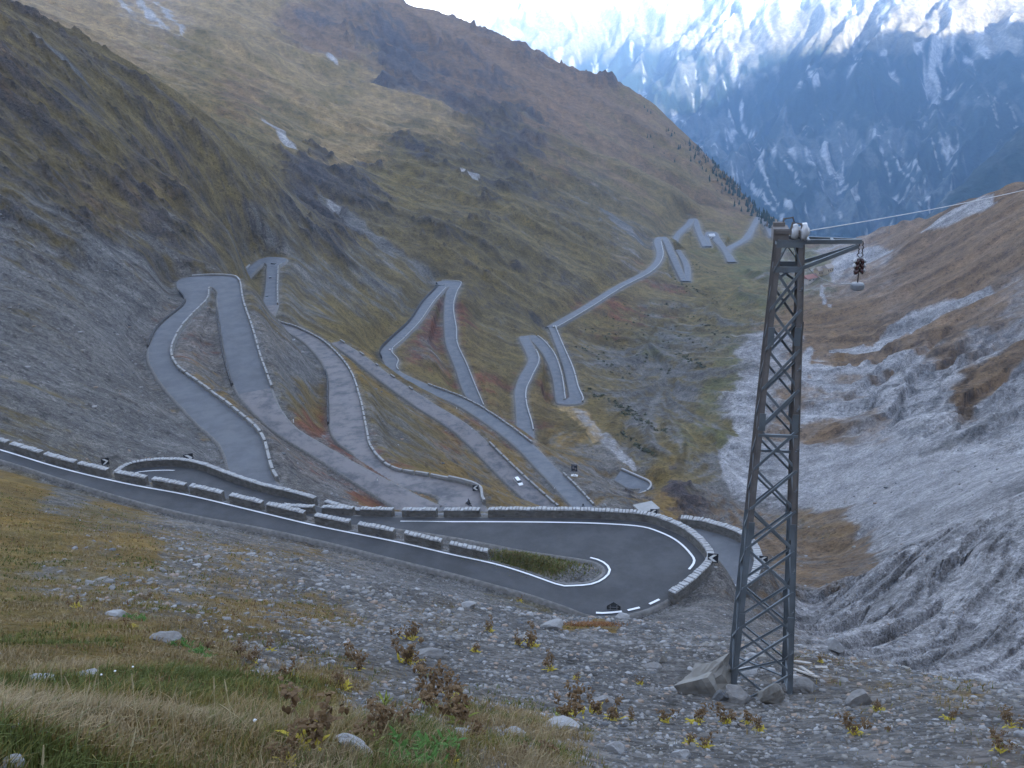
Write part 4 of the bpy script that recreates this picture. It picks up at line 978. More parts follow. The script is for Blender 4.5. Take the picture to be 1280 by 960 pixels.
def coping_mesh(P, N_, h, w, off=.12, stone=.42, hh=.15):
    mb = MB(); L = [0]
    for a, b in zip(P[:-1], P[1:]): L.append(L[-1] + np.linalg.norm(b - a))
    s = 0.02
    while s < L[-1] - .05:
        ln_ = stone * rnd.uniform(.7, 1.3); e = min(s + ln_ - .05, L[-1])
        c0 = np.array([np.interp(s, L, P[:, k]) for k in range(3)]); c1 = np.array([np.interp(e, L, P[:, k]) for k in range(3)])
        nn = N_[min(int(np.searchsorted(L, s)), len(N_) - 1)]
        o0 = off - rnd.uniform(.03, .09); o1 = off + w + rnd.uniform(.02, .08); t = hh * rnd.uniform(.6, 1.25); b0 = h - .03
        B_ = [c0 + nn * o0, c1 + nn * o0, c1 + nn * o1, c0 + nn * o1]
        cc = sum(B_) / 4
        P8 = [q + np.array((0, 0, b0)) for q in B_] + [cc + (q - cc) * .86 + np.array((0, 0, b0 + t * rnd.uniform(.75, 1.1))) for q in B_]
        mb.hexa(P8, 0); s += ln_
    return mb
WALLS = {'n': 0}
def parapet(run, p0, p1, hint, label, h=1.0, w=.6, depth=1.5, group=None, old=False, step=.5, stone=.42, thing=True, parent=None, off=.12, tags=None):
    E, O = edge_slice(run, p0, p1, hint, tags)
    P = resample(E, step); P2, N_ = offset(P, O, 0)
    P2 = P2.copy(); P2[:, 2] += .0006 * np.hypot(P2[:, 0], P2[:, 1])
    piece(P2, N_, label, h, w, depth, group, old, stone, parent, off)
def piece(P2, N_, label, h, w, depth, group=None, old=False, stone=.42, parent=None, off=.12):
    c = P2[len(P2) // 2]
    r = empty('stone_parapet', tuple(c), label, 'parapet', group) if parent is None else parent
    loc = Vector(r.location)
    Q = P2 - np.array(loc)
    link('wall_body', wall_mesh(Q, N_, h, w, depth, off).mesh('wall_body', MASON2 if old else MASON), r)
    link('coping', coping_mesh(Q, N_, h, w, off, stone).mesh('coping', COPE_OLD if old else COPE), r, kind='stuff')
    return r
# near road: blocks with gaps, each spans a stretch of columns in the photograph
iv = [(-125, -88), (-84, -45), (-40, 10), (12.5, 51), (55, 95), (97.5, 137), (142, 184), (190, 231), (236, 279), (286, 330), (332, 384), (392, 439), (447, 495), (504, 552), (561, 612)]
words = ['well left of the picture', 'just left of the picture', 'cut by the left picture edge', 'first whole block from the left edge', 'second whole block from the left edge', 'third whole one from the left, beside the arrow sign', 'fourth whole one from the left, where the curved wall starts',
         'fifth whole one from the left, before the upper bend', 'sixth whole one from the left, before the upper bend', 'seventh whole one from the left', 'eighth whole one, where the level wall starts behind',
         'ninth whole block from the left', 'third from the grassy island', 'second from the grassy island', 'last one, at the grassy island']
def blocks_on(run, hint, ivs, labels, p_start, p_end, h, w, depth, group, old=False, step=.12, tags=None):
    E, O = edge_slice(run, p_start, p_end, hint, tags); P = resample(E, step); P2, N_ = offset(P, O, 0)
    P2 = P2.copy(); P2[:, 2] += .0006 * np.hypot(P2[:, 0], P2[:, 1])
    xs = np.array([pxof(p)[0] for p in P2])
    for (x0, x1), lb in zip(ivs, labels):
        m = (xs >= x0) & (xs <= x1)
        if m.sum() >= 8: piece(P2[m][::4], N_[m][::4], lb, h, w, depth, group, old)
blocks_on(0, (400, 657), iv, ['near road parapet block, ' + q for q in words], (-140, 519), (640, 710), .88, .55, .8, 'parapet blocks along the near straight', tags=('near',))
# level wall above the bend
iv2 = [(332, 392), (399, 441), (448, 491), (500, 545), (553, 599)]
blocks_on(0, (550, 648), iv2, ['block of the level wall, ' + q for q in ('farthest left, half behind the near blocks', 'second from the left', 'middle one of five', 'fourth from the left', 'just left of the long wall round the bend')], (610, 648.5), (340, 642), .92, .6, 1.8, 'parapet blocks on the level wall', tags=('L1',))
parapet(0, (611, 648), (836, 750), (882, 706), 'long curved stone parapet with pale jagged coping around the outside of the big near hairpin', .98, .65, 3.2, step=.5, tags=('H1', 'L1'))
parapet(0, (140, 600), (352, 621), (215, 583), 'curved stone parapet rising and falling around the upper left bend behind the near road', 1.05, .6, 2.0, tags=('HL',))
parapet(0, (357, 623), (396, 632), (370, 626), 'short stone parapet block following the curved wall of the upper left bend', 1.0, .6, 2.0, tags=('HL', 'L2'))
parapet(0, (402, 634), (450, 648), (400, 634), 'short stone parapet block running down behind the level wall', 1.0, .6, 2.0, tags=('HL', 'L2'))
parapet(0, (846, 662), (912, 738), (927, 706), 'pale broad curved parapet around the lower hairpin behind the steel mast', 1.3, .9, 3.0, old=False, step=.6, tags=('HR', 'L3'))

def broken_wall(run, p0, p1, hint, label, h=.8, w=.5, depth=1.2, blk=4.2, gap=.9, old=True, group=None, tags=None):
    """one guard wall made of blocks with gaps; each block a part"""
    E, O = edge_slice(run, p0, p1, hint, tags); P = resample(E, .7); P2, N_ = offset(P, O, 0)
    P2 = P2.copy(); P2[:, 2] += .0006 * np.hypot(P2[:, 0], P2[:, 1])
    c = P2[len(P2) // 2]; r = empty('guard_wall', tuple(c), label, 'guard wall', group)
    Q = P2 - c; n = int(round(blk / .7)); g = max(1, int(round(gap / .7))); i = 0
    m_ = COPE_OLD if old else COPE
    while i + 2 < len(Q):
        j = min(i + n + rnd.randint(-1, 1), len(Q) - 1)
        if j - i >= 1:
            hh = h * rnd.uniform(.85, 1.1)
            mb = wall_mesh(Q[i:j + 1], N_[i:j + 1], hh, w, depth); nb = len(mb.f)
            mb.mi = [0] * nb
            for fi in range(nb - 2):
                if fi % 6 in (2, 3): mb.mi[fi] = 1
            link('wall_block', mb.mesh('wall_block', [MASON2, m_]), r)
        i = j + g
    return r
broken_wall(0, (347, 610), (262, 362), (255, 488), 'broken line of stone guard blocks along the winding leg at far left, from the curved wall to its top bend', .9, .6, tags=('A', 'T1'))
broken_wall(0, (300, 352), (340, 486), (338, 484), 'guard blocks down the right side of the broad straight leg below the left hairpin', .9, .6, tags=('T1', 'B'))
broken_wall(0, (601, 632), (560, 603), (601, 628), 'low continuous grey wall around the small hairpin with the motorcycle', 1.3, .6, blk=60, tags=('HR2',))
broken_wall(0, (556, 602), (346, 405), (460, 540), 'line of guard blocks along the outside of the broad grey leg in the middle left', .9, .6, tags=('HR2', 'C'))
broken_wall(0, (346, 403), (350, 330), (346, 356), 'pale guard wall on the right of the short leg with dark cars', 1.2, .7, blk=6, tags=('D1', 'T2'))
broken_wall(0, (318, 333), (292, 366), (302, 346), 'pale guard wall on the short leg left of the dark cars', 1.3, .8, blk=6, tags=('D2',))
broken_wall(1, (424, 427), (520, 495), (450, 443), 'sparse dark guard stones along the upper part of the straight road of the white car', .8, .6, blk=3, gap=12)
broken_wall(1, (614, 556), (702, 638), (656, 598), 'guard blocks right of the white car', 1.0, .7)
broken_wall(2, (742, 632), (705, 594), (733, 621), 'pale guard blocks beside the lone motorcycle, below the poster board', 1.0, .7, tags=('E',))
broken_wall(2, (668, 556), (535, 480), (632, 528), 'long line of guard blocks on the outer edge of the terrace road', 1.0, .7, tags=('E',))
def cutting(run, p0, p1, hint, label, tags, h=.7):
    E, O = edge_slice(run, p0, p1, hint, tags); P = resample(E, .9); P2, N_ = offset(P, O, 0); c = P2[len(P2) // 2]
    o = link('retaining_wall', wall_mesh(P2 - c, N_, h, .5, 1.2, off=.25, step_noise=.16).mesh('retaining_wall', MASON_D), label=label, cat='retaining wall'); o.location = tuple(c)
MASON_D = masonry('dark_dry_stone', (.05, .048, .05), (.12, .115, .115), 1.5)
cutting(0, (273, 385), (294, 484), (284, 455), 'dark low dry stone wall on the left of the broad leg below the left hairpin', ('B',))
cutting(0, (187, 436), (226, 366), (203, 405), 'brownish retaining wall above the kink of the winding leg at far left', ('A', 'T1'), .9)
cutting(2, (478, 450), (545, 357), (492, 422), 'dark cutting on the uphill side of the leg climbing to the peaked hairpin', ('F',), 2.2)
cutting(0, (407, 462), (412, 530), (410, 500), 'dark low dry stone wall on the left of the broad grey leg in the middle left', ('C',), .9)
def rail(run, p0, p1, hint, label, h=1.0, w=.7, tags=None):
    return broken_wall(run, p0, p1, hint, label, h, w, 1.0, blk=26, gap=.8, old=False, tags=tags)
rail(0, (240, 348), (300, 356), (285, 346), 'thin pale kerb wall around the top of the left hairpin', .8, .5, tags=('T1', 'B'))
rail(2, (498, 466), (558, 362), (505, 424), 'thin pale wall on the winding leg up to the peaked hairpin', .9, .6, tags=('F',))
rail(2, (552, 352), (606, 512), (600, 500), 'thin pale wall from the peaked hairpin down its right leg', .9, .6, tags=('T3', 'G'))
rail(3, (776, 589), (797, 617), (809, 604), 'pale wall around the small lower hairpin behind the dark rocks', 1.2, .9)
rail(4, (667, 538), (661, 445), (665, 470), 'thin pale wall on the left leg of the narrow double hairpin', .9, .7)
rail(4, (672, 420), (706, 500), (701, 468), 'thin pale wall on the middle leg of the narrow double hairpin', .9, .7)
rail(4, (727, 503), (694, 412), (722, 485), 'thin pale wall on the right leg of the narrow double hairpin', 1.0, .8)
rail(4, (694, 413), (826, 303), (776, 362), 'thin pale wall below the long straight diagonal road', 1.0, .9)

# ------------------------------------------------------------------ steel lattice mast
STEEL = mat('weathered_steel', (.16, .18, .20), rough=.6, spec=.4, metallic=.35, scale=3, vary=.45, bump=.1)
RUST = mat('rusty_steel', (.15, .135, .13), rough=.8, scale=4, vary=.5)
base = Vector(hit(948, 866)); Db = math.hypot(base.x, base.y)
topz = Db * azt(985, 303)[1]; H = topz - base.z
tdir = math.atan2(base.x, base.y)
mast = empty('power_mast', tuple(base), 'tall slender steel lattice mast standing on the rubble at right with one side arm', 'power mast', rz=-tdir + math.radians(6))
def leg_pos(k, t):
    wb, wt = 1.18 * Db / 16, .42 * Db / 16
    w_ = wb + (wt - wb) * t; sx, sy = ((-1, -1), (1, -1), (1, 1), (-1, 1))[k]
    return Vector((sx * w_ / 2, sy * w_ / 2, t * H))
for k in range(4):
    mb = MB(); a, b = leg_pos(k, -.04), leg_pos(k, 1.0)
    sx, sy = ((-1, -1), (1, -1), (1, 1), (-1, 1))[k]
    for t0, t1, m_ in ((-.04, .43, 0), (.43, 1.0, 1)):
        a, b = leg_pos(k, t0), leg_pos(k, t1)
        mb.bar(a + Vector((0, -sy * .036, 0)), b + Vector((0, -sy * .036, 0)), .012, .078, m_, up=Vector((1, 0, 0)))
        mb.bar(a + Vector((-sx * .036, 0, 0)), b + Vector((-sx * .036, 0, 0)), .078, .012, m_, up=Vector((0, 1, 0)))
    # splice plates
    for t in (.22, .43, .66, .83):
        c_ = leg_pos(k, t); mb.box(c_ + Vector((-sx * .05, sy * .012, 0)), (.11, .012, .34), mi=0)
    link('leg', mb.mesh('leg', [STEEL, RUST]), mast)
nb = 11; hs = np.geomspace(1.38, 1.0, nb); hs = np.cumsum(hs / hs.sum()) * .955; hs = [0.0] + list(hs)
for f in range(4):
    k0, k1 = f, (f + 1) % 4
    nrm = Vector(((0, -1), (1, 0), (0, 1), (-1, 0))[f] + (0,))
    hs_ = hs if f in (0, 3) else [0.0] + [(u + v) / 2 for u, v in zip(hs[:-1], hs[1:])] + [hs[-1]]
    for i in range(len(hs_) - 1):
        a0, a1 = leg_pos(k0, hs_[i]), leg_pos(k0, hs_[i + 1]); b0, b1 = leg_pos(k1, hs_[i]), leg_pos(k1, hs_[i + 1])
        o1 = nrm * .012; o2 = -nrm * .012
        for (p, q, o_) in ((a0, b1, o1), (b0, a1, o2)):
            mb = MB(); mb.bar(p + o_, q + o_, .012 if f % 2 else .055, .055 if f % 2 else .012, up=nrm.cross((q - p).normalized()))
            d = (q - p).normalized(); side = nrm.cross(d)
            mb = MB(); mb.bar(p + o_, q + o_, .048, .010, up=nrm); mb.bar(p + o_ + side * .018 - nrm * .016, q + o_ + side * .018 - nrm * .016, .008, .032, up=nrm)
            link('brace', mb.mesh('brace', STEEL), mast)
for t in (.955, 1.0):
    for f in range(4):
        mb = MB(); mb.bar(leg_pos(f, t), leg_pos((f + 1) % 4, t), .02, .10); link('top_frame', mb.mesh('top_frame', STEEL), mast)
for f in (0, 2):
    mb = MB(); c_ = (leg_pos(f, 1.0) + leg_pos(f + 1, 1.0)) / 2
    mb.bar(leg_pos(f, .957), c_ + Vector((-.06, 0, -.03)), .05, .02); mb.bar(leg_pos((f + 1) % 4, .957), c_ + Vector((.06, 0, -.03)), .05, .02); link('top_brace', mb.mesh('top_brace', STEEL), mast)
for t in (.567, .633):
    mb = MB(); mb.bar(leg_pos(0 if t > .6 else 3, t), leg_pos(1 if t > .6 else 2, t), .05, .05); link('cross_strut', mb.mesh('cross_strut', STEEL), mast)
# marker boards of dark sheet on the right rear leg
for t in (.30, .42, .55, .67, .80):
    mb = MB(); c_ = leg_pos(2, t); mb.box(c_ + Vector((.07, -.02, 0)), (.05, .014, H * .085)); link('side_plate', mb.mesh('side_plate', mat('dark_plate', (.05, .055, .06), rough=.6)), mast)
# the arm
arm_len = .98 * Db / 16
tip = Vector((leg_pos(1, 1).x + arm_len, 0, H + .02))
mb = MB()
for sy in (-1, 1):
    r0 = Vector((leg_pos(0, 1).x, sy * leg_pos(2, 1).y, H + .05)); mb.bar(r0, tip + Vector((0, sy * .03, 0)), .04, .075)
    mb.bar(Vector((leg_pos(1, 1).x, sy * leg_pos(2, 1).y, H * .957)), tip + Vector((-.05, sy * .03, -.08)), .04, .065)
mb.bar(Vector((leg_pos(1, 1).x + .1, -.2, H + .05)), Vector((leg_pos(1, 1).x + .1, .2, H + .05)), .05, .05)
mb.bar(Vector((leg_pos(1, 1).x + .5, -.13, H + .04)), Vector((leg_pos(1, 1).x + .5, .13, H + .04)), .05, .05)
link('arm', mb.mesh('arm', STEEL), mast)
CER_W = mat('white_porcelain', (.5, .5, .52), rough=.2, spec=.6); CER_B = mat('brown_porcelain', (.06, .025, .025), rough=.25, spec=.6)
mb = MB()
mb.box((-.16, 0, H + .17), (.26, .42, .20)); mb.box((-.05, -.2, H + .22), (.4, .06, .06)); mb.box((-.18, .1, H + .3), (.2, .1, .08))
mb.tube([(-.02, -.2, H + .2), (.02, -.2, H + .38), (.16, -.2, H + .36), (.2, -.2, H + .2)], .022)
mb.tube([(-.12, .1, H + .25), (-.1, .1, H + .4), (.05, .1, H + .42), (.1, .1, H + .25)], .02)
link('clamp_saddle', mb.mesh('clamp_saddle', RUST), mast)
ax = Matrix.Rotation(math.radians(90), 3, 'Y')
mb = MB(); mb.lathe([(.05, -.16), (.12, -.15), (.15, -.05), (.09, -.03), (.09, .0), (.15, .02), (.16, .10), (.08, .13), (.05, .16)], (.16, -.12, H + .21), 14, ax)
link('white_insulator', mb.mesh('white_insulator', CER_W, True), mast)
# the hanging string
ins = empty('insulator_string', tuple(base), 'hanging string of brown and white insulators with a round weight, hung from the arm tip', 'insulator')
rotm = Matrix.Rotation(mast.rotation_euler.z, 3, 'Z'); tw = base + rotm @ tip
ins.location = tw; ins.scale = (.78, .78, .72)
mb = MB(); 
for k, dz in enumerate((-.06, -.15, -.24, -.33)):
    a = .05 if k % 2 else 0; 
    mb.tube([(-.03, 0, dz + .06), (-.045, a, dz), (-.03, 0, dz - .06)], .012); mb.tube([(.03, 0, dz + .06), (.045, -a, dz), (.03, 0, dz - .06)], .012)
mb.tube([(0, 0, -.38), (0, 0, -1.02)], .014); mb.box((0, 0, -.45), (.16, .03, .05)); link('chain', mb.mesh('chain', mat('chain_steel', (.07, .06, .06), rough=.6)), ins)
for i, dz in enumerate((-.50, -.62, -.74)):
    for sx in (-1, 1):
        a = Matrix.Rotation(sx * math.radians(68), 3, 'Y')
        mb = MB(); mb.lathe([(.03, -.02), (.085, 0), (.09, .025), (.045, .05), (.03, .07)], (sx * .04, 0, dz), 10, a); b_in = link('insulator_disc', mb.mesh('insulator_disc', CER_B, True), ins)
        if i < 2 or sx > 0:
            mb = MB(); mb.lathe([(.035, .0), (.062, .01), (.06, .04), (.02, .055)], tuple(Vector((sx * .04, 0, dz)) + a @ Vector((0, 0, .05))), 10, a); link('white_cap', mb.mesh('white_cap', CER_W, True), b_in)
mb = MB(); mb.lathe([(.03, .07), (.13, .05), (.15, .02), (.15, -.08), (.12, -.11), (.02, -.11)], (0, 0, -1.08), 16); link('weight', mb.mesh('weight', mat('galvanised', (.20, .21, .23), rough=.5)), ins)
# line wires
WIRE = mat('aluminium_wire', (.45, .45, .47), rough=.5, metallic=.3)
def wire(name, a, b, sag, r, label, n=24):
    a, b = Vector(a), Vector(b)
    P = [a.lerp(b, i / n) + Vector((0, 0, -sag * 4 * (i / n) * (1 - i / n))) for i in range(n + 1)]
    mb = MB(); mb.tube([p - a for p in P], r, 5); o = link(name, mb.mesh(name, WIRE), label=label, cat='cable'); o.location = a; return o
topc = base + rotm @ Vector((.30, -.1, H + .22))
wire('power_line', topc, at_dist(1420, 196, 52), .25, .0095, 'pale overhead wire running from the mast top up to the right edge of the picture')
wire('power_line', base + rotm @ Vector((.32, 0, H * .955)), tw + Vector((-.06, .05, -.75)), .12, .008, 'thin slack wire loop between the mast top and the hanging insulators', 12)

# ------------------------------------------------------------------ signs
SIGN_B = mat('sign_black', (.03, .032, .04), rough=.5); SIGN_W = mat('sign_white', (.8, .8, .8), rough=.5); POST = mat('sign_post', (.25, .25, .26), rough=.5, metallic=.3)
def chevron_sign(px, py, label, w=.9, left=True, post=1.0, at=None, group='black and white arrow signs on the bends'):
    p = Vector(hit(px, py)) if at is None else Vector(at)
    r = empty('arrow_sign', tuple(p), label, 'road sign', group, rz=-math.atan2(p.x, p.y))
    mb = MB(); mb.tube([(0, .04, -.4), (0, .04, post + w * .9)], .03); link('post', mb.mesh('post', POST), r)
    mb = MB(); mb.box((0, 0, post + w / 2), (w, .03, w)); link('board', mb.mesh('board', SIGN_B), r)
    s = 1 if left else -1; t = w * .17; mb = MB()
    for z in (-1, 1):
        A_ = Vector((-s * w * .26, -.022, post + w / 2)); B_ = Vector((s * w * .22, -.022, post + w / 2 + z * w * .40))
        mb.hexa([A_ + Vector((-s * t, 0, 0)), A_ + Vector((s * t, 0, 0)), B_ + Vector((s * t, 0, 0)), B_ + Vector((-s * t, 0, 0)),
                 A_ + Vector((-s * t, -.006, 0)), A_ + Vector((s * t, -.006, 0)), B_ + Vector((s * t, -.006, 0)), B_ + Vector((-s * t, -.006, 0))])
    link('arrow', mb.mesh('arrow', SIGN_W), r)
chevron_sign(133, 584, 'small arrow sign standing left of the start of the curved wall', 1.0, False, .4)
chevron_sign(237, 580, 'arrow sign standing behind the top of the curved wall at upper left', 1.3, False, .3)
chevron_sign(595, 616, 'small arrow sign on the slope above the small grey hairpin', 1.4, True, .5)
chevron_sign(817, 646, 'arrow sign just beyond the long wall, below the flat concrete roof', .95, True, .0, at=at_dist(817, 644, 112))
chevron_sign(892, 660, 'arrow sign beyond the far side of the lower hairpin', .9, True, .6, at=at_dist(892, 661, 119))
def on_wall(px, py, z): 
    return at_height(px, py, z)
chevron_sign(0, 0, 'arrow sign on the outermost point of the big near hairpin', 1.0, True, .0, at=at_height(891, 703, -41.6 * S + 1.0))
chevron_sign(0, 0, 'arrow sign on the parapet seen through the steel mast', 1.0, True, .0, at=at_height(954, 704, -52 * S + 1.3))
# sign seen from behind at the front of the hairpin
p = Vector(at_height(767, 770, -41.6 * S)) + Vector((0, 0, .35)); r = empty('bend_sign', tuple(p), 'dark back of a road sign at the near edge of the big hairpin', 'road sign', rz=math.radians(-8))
mb = MB(); mb.add([(-.62, 0, .1), (.62, 0, .1), (.62, 0, .7), (0, 0, 1.15), (-.62, 0, .7), (-.62, .03, .1), (.62, .03, .1), (.62, .03, .7), (0, .03, 1.15), (-.62, .03, .7)],
            [(0, 1, 2, 3, 4), (9, 8, 7, 6, 5), (0, 5, 6, 1), (1, 6, 7, 2), (2, 7, 8, 3), (3, 8, 9, 4), (4, 9, 5, 0)])
link('board', mb.mesh('board', mat('sign_back', (.05, .055, .06), rough=.6)), r)
for sx in (-.3, .3):
    mb = MB(); mb.tube([(sx, -.05, -.5), (sx, -.05, .8)], .035); link('post', mb.mesh('post', POST), r)
mb = MB(); mb.box((0, -.05, .35), (.9, .03, .06)); mb.box((0, -.05, .62), (.9, .03, .06)); link('crossbar', mb.mesh('crossbar', POST), r)
# poster board on the terrace
p = Vector(hit(718, 595)); r = empty('poster_board', tuple(p), 'tall dark poster board on a post with a white base on the grey terrace', 'notice board', rz=-math.atan2(p.x, p.y) - .2)
mb = MB(); mb.box((0, 0, 3.4), (2.3, .12, 2.9)); link('panel', mb.mesh('panel', SIGN_B), r)
mb = MB(); mb.box((0, -.07, 4.55), (2.0, .02, .35)); mb.box((-.35, -.07, 3.5), (.7, .02, 1.0)); mb.box((.5, -.07, 3.1), (.6, .02, .8)); mb.box((0, -.07, 2.35), (1.4, .02, .16)); link('print', mb.mesh('print', mat('poster_print', (.22, .2, .2), vary=.6, scale=5)), r)
mb = MB(); mb.tube([(0, 0, -.3), (0, 0, 2.1)], .09); link('post', mb.mesh('post', POST), r)
mb = MB(); mb.box((0, 0, .12), (2.5, 1.4, .35)); mb.box((.1, 0, .4), (1.2, .9, .3)); link('base_block', mb.mesh('base_block', mat('white_concrete', (.66, .66, .66))), r)
# small marker posts
for i, (px, py, lb) in enumerate([(472, 603, 'short white marker post between the two grey legs left of the small hairpin'), (367, 528, 'white marker post at the grassy edge of the broad leg'), (590, 538, 'dark marker post at the edge of the road of the white car'), (571, 494 + 17, 'small marker post above the road of the white car'), (693, 612, 'marker post between the two roads right of the white car')]):
    p = Vector(hit(px, py)); mb = MB(); mb.box((0, 0, .45), (.16, .16, 1.1)); mb.box((0, 0, 1.03), (.18, .18, .1), mi=1)
    o = link('marker_post', mb.mesh('marker_post', [SIGN_W, SIGN_B]), label=lb, cat='marker post'); o.location = p
# concrete roof of the gallery behind the long wall
CONC = mat('concrete', (.30, .295, .29), bump=.3, scale=1.5, vary=.2)
p = Vector(hit(812, 640)); p = Vector(at_dist(808, 634, 118)); r = empty('concrete_block_house', tuple(p), 'low flat roofed concrete block behind the long wall, next to the arrow sign', 'shelter', rz=.35)
mb = MB(); mb.box((0, 0, -2.2), (2.8, 2.2, 4.2)); link('wall', mb.mesh('wall', MASON2), r)
mb = MB(); mb.box((0, 0, .02), (3.1, 2.6, .2)); link('roof_slab', mb.mesh('roof_slab', CONC), r)

# ------------------------------------------------------------------ vehicles
GLASS = mat('car_glass', (.03, .035, .04), rough=.12, spec=.7); TYRE = mat('tyre', (.02, .02, .02)); 
def car(name, px, py, heading_px, paint, label, L=4.3, estate=True, at=None):
    p = Vector(at) if at is not None else Vector(hit(px, py)); q = Vector(hit(*heading_px)); d = (q - p); rz = math.atan2(d.y, d.x)
    r = empty(name, tuple(p), label, 'car', rz=rz); r.rotation_euler = (0, -math.atan2(d.z, math.hypot(d.x, d.y)), rz)
    W = 1.72
    def shell(prof, w0, mi=0):
        mb = MB(); n = len(prof); V = [(x, -w, z) for x, z, w in prof] + [(x, w, z) for x, z, w in prof]
        mb.add(V, [tuple(range(n))[::-1], tuple(range(n, 2 * n))] + [(i, (i + 1) % n, n + (i + 1) % n, n + i) for i in range(n)], mi); return mb
    prof = [(-L / 2, .35, .82), (-L / 2 - .03, .65, .84), (-L / 2 + .05, .95, .82), (-L / 2 + .5, 1.0, .82), (L / 2 - 1.15, .98, .82), (L / 2 - .2, .80, .78), (L / 2, .6, .76), (L / 2 - .02, .32, .78)]
    link('body', shell(prof, W).mesh('body', paint), r)
    xr = -L / 2 + (.35 if estate else .9)
    cab = [(xr - .15, .98, .80), (xr + .15, 1.42, .64), (L / 2 - 2.0, 1.46, .64), (L / 2 - 1.1, .98, .80)]
    mb = shell(cab, W); link('windows', mb.mesh('windows', GLASS), r)
    mb = MB(); mb.box(((xr + .15 + L / 2 - 2.0) / 2, 0, 1.455), (L / 2 - 2.0 - xr - .1, 1.32, .05)); link('roof', mb.mesh('roof', paint), r)
    for sx in (-L / 2 + .8, L / 2 - .85):
        for sy in (-1, 1):
            mb = MB(); mb.lathe([(.2, -.11), (.31, -.10), (.31, .10), (.2, .11)], (sx, sy * .76, .31), 12, Matrix.Rotation(math.pi / 2, 3, 'X')); link('wheel', mb.mesh('wheel', TYRE), r)
    for sy in (-1, 1):
        mb = MB(); mb.box((L / 2 - .02, sy * .58, .66), (.06, .32, .14)); link('headlight', mb.mesh('headlight', SIGN_W), r)
        mb = MB(); mb.box((-L / 2, sy * .66, .8), (.06, .2, .2)); link('tail_light', mb.mesh('tail_light', mat('tail_red', (.35, .02, .02), rough=.3)), r)
    return r
WP = mat('white_paint', (.78, .78, .8), rough=.3, spec=.5, vary=.04); DP = mat('dark_paint', (.03, .035, .045), rough=.3, spec=.5, vary=.1); SP = mat('pink_silver_paint', (.5, .42, .42), rough=.3, spec=.5, vary=.05); BP = mat('blue_paint', (.07, .09, .13), rough=.3, vary=.1)
car('parked_car', 648, 604, (655, 613), WP, 'white estate car driving down the straight grey road', 4.9)
car('parked_car', 488, 439, (495, 430), SP, 'small pale pink car at the kink of the winding leg')
car('parked_car', 334, 373, (335, 383), BP, 'lowest of the dark cars on the short upper leg at left', 4.6)
car('parked_car', 338, 349, (337, 340), DP, 'middle dark car on the short upper leg at left', 4.8)
car('parked_car', 343, 332, (352, 333), DP, 'dark car up in the bend of the short upper leg at left', 5.0)
car('parked_car', 551, 358, (560, 358), DP, 'dark van turning in the peaked hairpin in the middle', 9.0)
